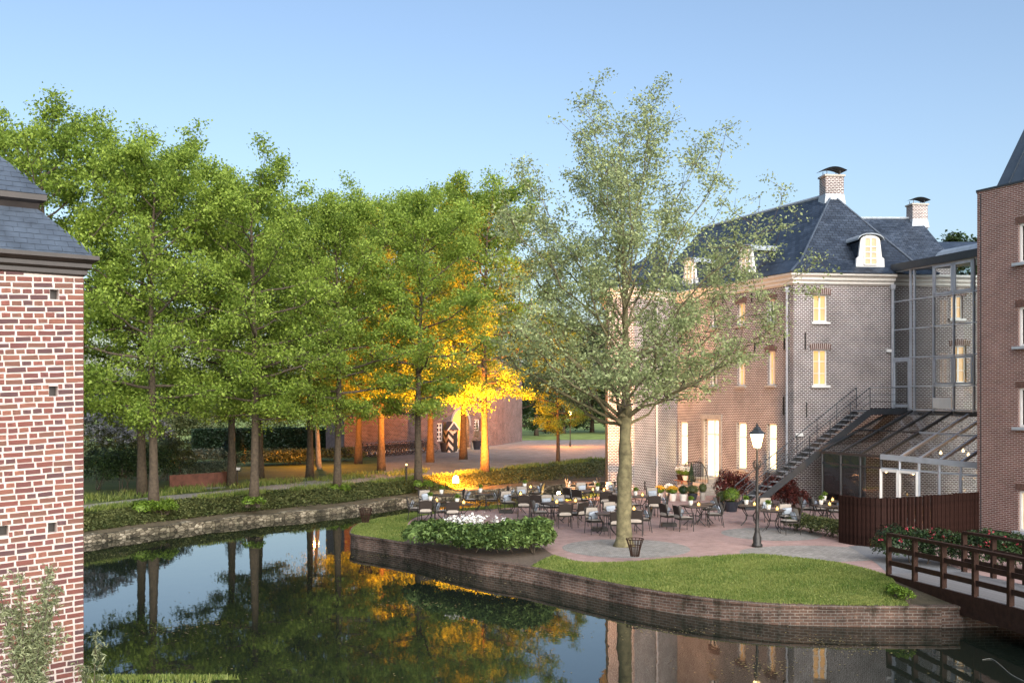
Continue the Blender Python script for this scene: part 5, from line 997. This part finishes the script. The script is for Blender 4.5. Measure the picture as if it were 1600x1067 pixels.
for a in range(4): a0 = math.pi / 4 + a * math.pi / 2; MB().tube([(p.x + .132 * math.cos(a0), p.y + .132 * math.sin(a0), 3.13), (p.x + .252 * math.cos(a0), p.y + .252 * math.sin(a0), 3.57)], .012, 4).build('lantern_bar', 'black_iron', t)
plight('lantern_light', t, (p.x, p.y - .45, 3.3), 25, (1, .72, .38), .12)
SOD = (1, .29, .025)
def floodlamp(p, label, w, col, aims, glow='flood_glow', s=1.):
    t = thing('floodlight', label, 'lamp', p); MB().lathe([(.10, 0), (.10, .02), (.025, .04), (.025, .16)], p, 10).build('stand', 'black_iron', t); MB().box((p.x, p.y + .03, p.z + .22), (.24 * s, .12, .17 * s)).build('housing', 'black_iron', t); MB().box((p.x, p.y - .035, p.z + .22), (.2 * s, .02, .13 * s)).build('lens', glow, t)
    MB().lathe([(.02, .30), (.075 * s, .34), (.085 * s, .40), (.06 * s, .46), (.01, .48)], p, 10).build('bulb', glow, t)
    for sp, aim, k in aims: plight('flood_light', t, (p.x + .14, p.y + .05, p.z + .50), w * k, col, .06, sp, aim)
    return t
fp_ = G(712, 757, .05); floodlamp(fp_, 'glaring orange floodlight on the ivy bank', 22000, SOD, [(94, Wp(708, 65, 9.), 1.), (150, Wp(690, 60, .3), .12)], s=1.6)
fp2 = G(873, 784, 0); floodlamp(fp2, 'bright lawn lamp shining at the castle wall', 1800, (1, .47, .2), [(105, Vector((9., 52.5, 5.2)), .8), (56, Vector((5.3, 52, 5.5)), 1.5), (160, Vector((2.2, 47, 0)), .10)])
def post_lamp(p, zl, label, w, col):
    t = thing('lamp_post', label, 'lamp', p); MB().lathe([(.09, 0), (.07, .4), (.04, .5), (.035, zl - p.z - .18), (.07, zl - p.z - .15)], p, 8).build('post', 'black_iron', t); MB().lathe([(.05, -.16), (.13, -.08), (.15, .03), (.09, .13), (.02, .17)], (p.x, p.y, zl), 10).build('globe', 'sodium_glow', t); MB().lathe([(.17, .13), (.05, .24), (.01, .27)], (p.x, p.y, zl), 8).build('lamp_cap', 'black_iron', t); plight('post_light', t, (p.x, p.y - .3, zl), w, col, .15)
post_lamp(Wp(495, 65, ZB), zat(655, 65), 'glowing orange lamp post among the garden trees', 520, SOD); post_lamp(Wp(891, 92, ZB), zat(645, 92), 'glowing orange lamp post at the far side of the courtyard', 900, SOD)
p = G(635, 750, ZB); t = thing('bollard_light', 'slim black bollard light beside the gravel path', 'bollard', p); MB().lathe([(.055, 0), (.055, .78)], p, 10).build('post', 'black_iron', t); MB().lathe([(.05, .78), (.05, .88)], p, 10).build('lens', 'candle_glow', t); MB().lathe([(.058, .88), (.058, .95), (.02, .98)], p, 10).build('cap', 'black_iron', t)
plight('passage_light', gt, GP.pt((ar[0] + ar[1]) / 2, 3.2, -1.2), 140, (1, .62, .2), .1)
for k in (.5, .72): q = eave(k) + RV * .5; plight('bulb_light', cv, (q.x, q.y, 1.5), 60, (1, .55, .25), .1)
# ================================================================ COURTYARD AND GARDEN OBJECTS
def make_bike():
    t = thing('bicycle', 'bike', 'bicycle')
    for y in (-.53, .53): w = MB().tube([(0, y + .33 * math.cos(a), .34 + .33 * math.sin(a)) for a in [2 * math.pi * k / 20 for k in range(21)]], .02, 5).build('wheel', 'rubber', t); MB().tube([(0, y + .30 * math.cos(a), .34 + .30 * math.sin(a)) for a in [2 * math.pi * k / 16 for k in range(17)]], .010, 4).tube([(-.04, y, .34), (.04, y, .34)], .03, 6).build('rim', 'chrome', w)
    mb = MB()
    for a, b in (((0, -.53, .34), (0, -.42, .95)), ((0, -.45, .78), (0, .0, .30)), ((0, -.44, .85), (0, .16, .78)), ((0, .0, .30), (0, .2, .92)), ((0, 0, .30), (0, .53, .34)), ((0, .17, .74), (0, .53, .34))): mb.tube([a, b], .018, 6)
    mb.build('frame', 'dark_metal', t); MB().tube([(-.28, -.28, 1.02), (-.25, -.38, 1.05), (0, -.43, 1.0), (.25, -.38, 1.05), (.28, -.28, 1.02)], .014, 6).build('handlebar', 'chrome', t); MB().lathe([(.02, .9), (.09, .94), (.1, .97), (.05, 1.0)], (0, .24, 0), 8).build('saddle', 'rubber', t)
    MB().bar((0, .3, .70), (0, .75, .70), .12, .02).build('rack', 'black_iron', t); return t
bk = make_bike(); a_, b_ = GP.pt(GP.u_of(548), ZB, 1.3), GP.pt(GP.u_of(648), ZB, 1.3)
for i in range(16): place(bk, i == 0, a_.lerp(b_, i / 15), math.atan2(GP.n.y, GP.n.x) + math.pi / 2 + random.uniform(-.12, .12), 1., 'black city bicycle in the parked row against the gatehouse', 'bicycles parked at the gatehouse')
p = G(704, 706, ZB); t = thing('sentry_box', 'sentry box with black and white chevrons and dark gabled roof', 'sentry box', p); ORG_L = p
b = MB().box((0, 0, .9), (.85, .85, 1.8)).build('body', 'chevron'); b.parent = t; d_ = MB().box((.20, -.42, .8), (.34, .06, 1.45)).build('opening_shade', 'black_iron'); d_.parent = t  # the opening is a solid black slab, its inner shade painted
mb = MB(); mb.add([(-.55, -.55, 1.78), (.55, -.55, 1.78), (.55, .55, 1.78), (-.55, .55, 1.78), (-.0, -.55, 2.45), (0, .55, 2.45)], [(0, 4, 5, 3), (1, 2, 5, 4), (0, 1, 4), (2, 3, 5), (3, 2, 1, 0)]); r_ = mb.build('roof', 'slate_tile'); r_.parent = t
mb = MB(); mb.bar((-.56, -.57, 1.76), (0, -.57, 2.45), .04, .1).bar((.56, -.57, 1.76), (0, -.57, 2.45), .04, .1); q = mb.build('bargeboard', 'white_paint'); q.parent = t; t.rotation_euler = (0, 0, .55)
for x, y, lab in ((695, 706, 'clipped conical shrub in a tub left of the sentry box'), (745, 702, 'clipped conical shrub in a tub right of the gateway')): pot_plant(G(x, y, ZB), lab, .42, .75, 'navy_pot', 1.7, 'ivy_leaf', None, True, int(x))
p = G(739, 702, ZB); tag(MB().lathe([(.2, 0), (.2, .5), (.16, .62), (.05, .7)], p, 10).build('stone_bollard', 'stone', org=p), 'short pale stone bollard at the gateway', 'bollard')
p = G(316, 765, ZB); cw = thing('steel_garden_wall', 'low curved rusty steel wall beside the gravel path', 'wall', p)
cp = smooth_line([G(265, 764.5, ZB), G(300, 762, ZB), G(335, 759.5, ZB), G(356, 757, ZB)], 3)
for a, b in zip(cp, cp[1:]): MB().bar(a + Vector((0, 0, .33)), b + Vector((0, 0, .34)), .05, .68).build('steel_panel', 'corten', cw)
tag(MB().poly([G(256, 768.5, ZB + .008), G(352, 762, ZB + .008), G(352, 759.5, ZB + .008), G(266, 765, ZB + .008)]).build('path', 'gravel'), kind='structure')
p = G(371, 757, ZB); t = thing('information_sign', 'small white tilted information sign on a dark post', 'sign', p); MB().tube([p, p + Vector((0, 0, .75))], .025, 6).build('post', 'black_iron', t); MB().bar(p + Vector((-.14, -.03, .80)), p + Vector((.14, -.03, .80)), .2, .025, up=(0, -.6, .8)).build('panel', 'white_paint', t)
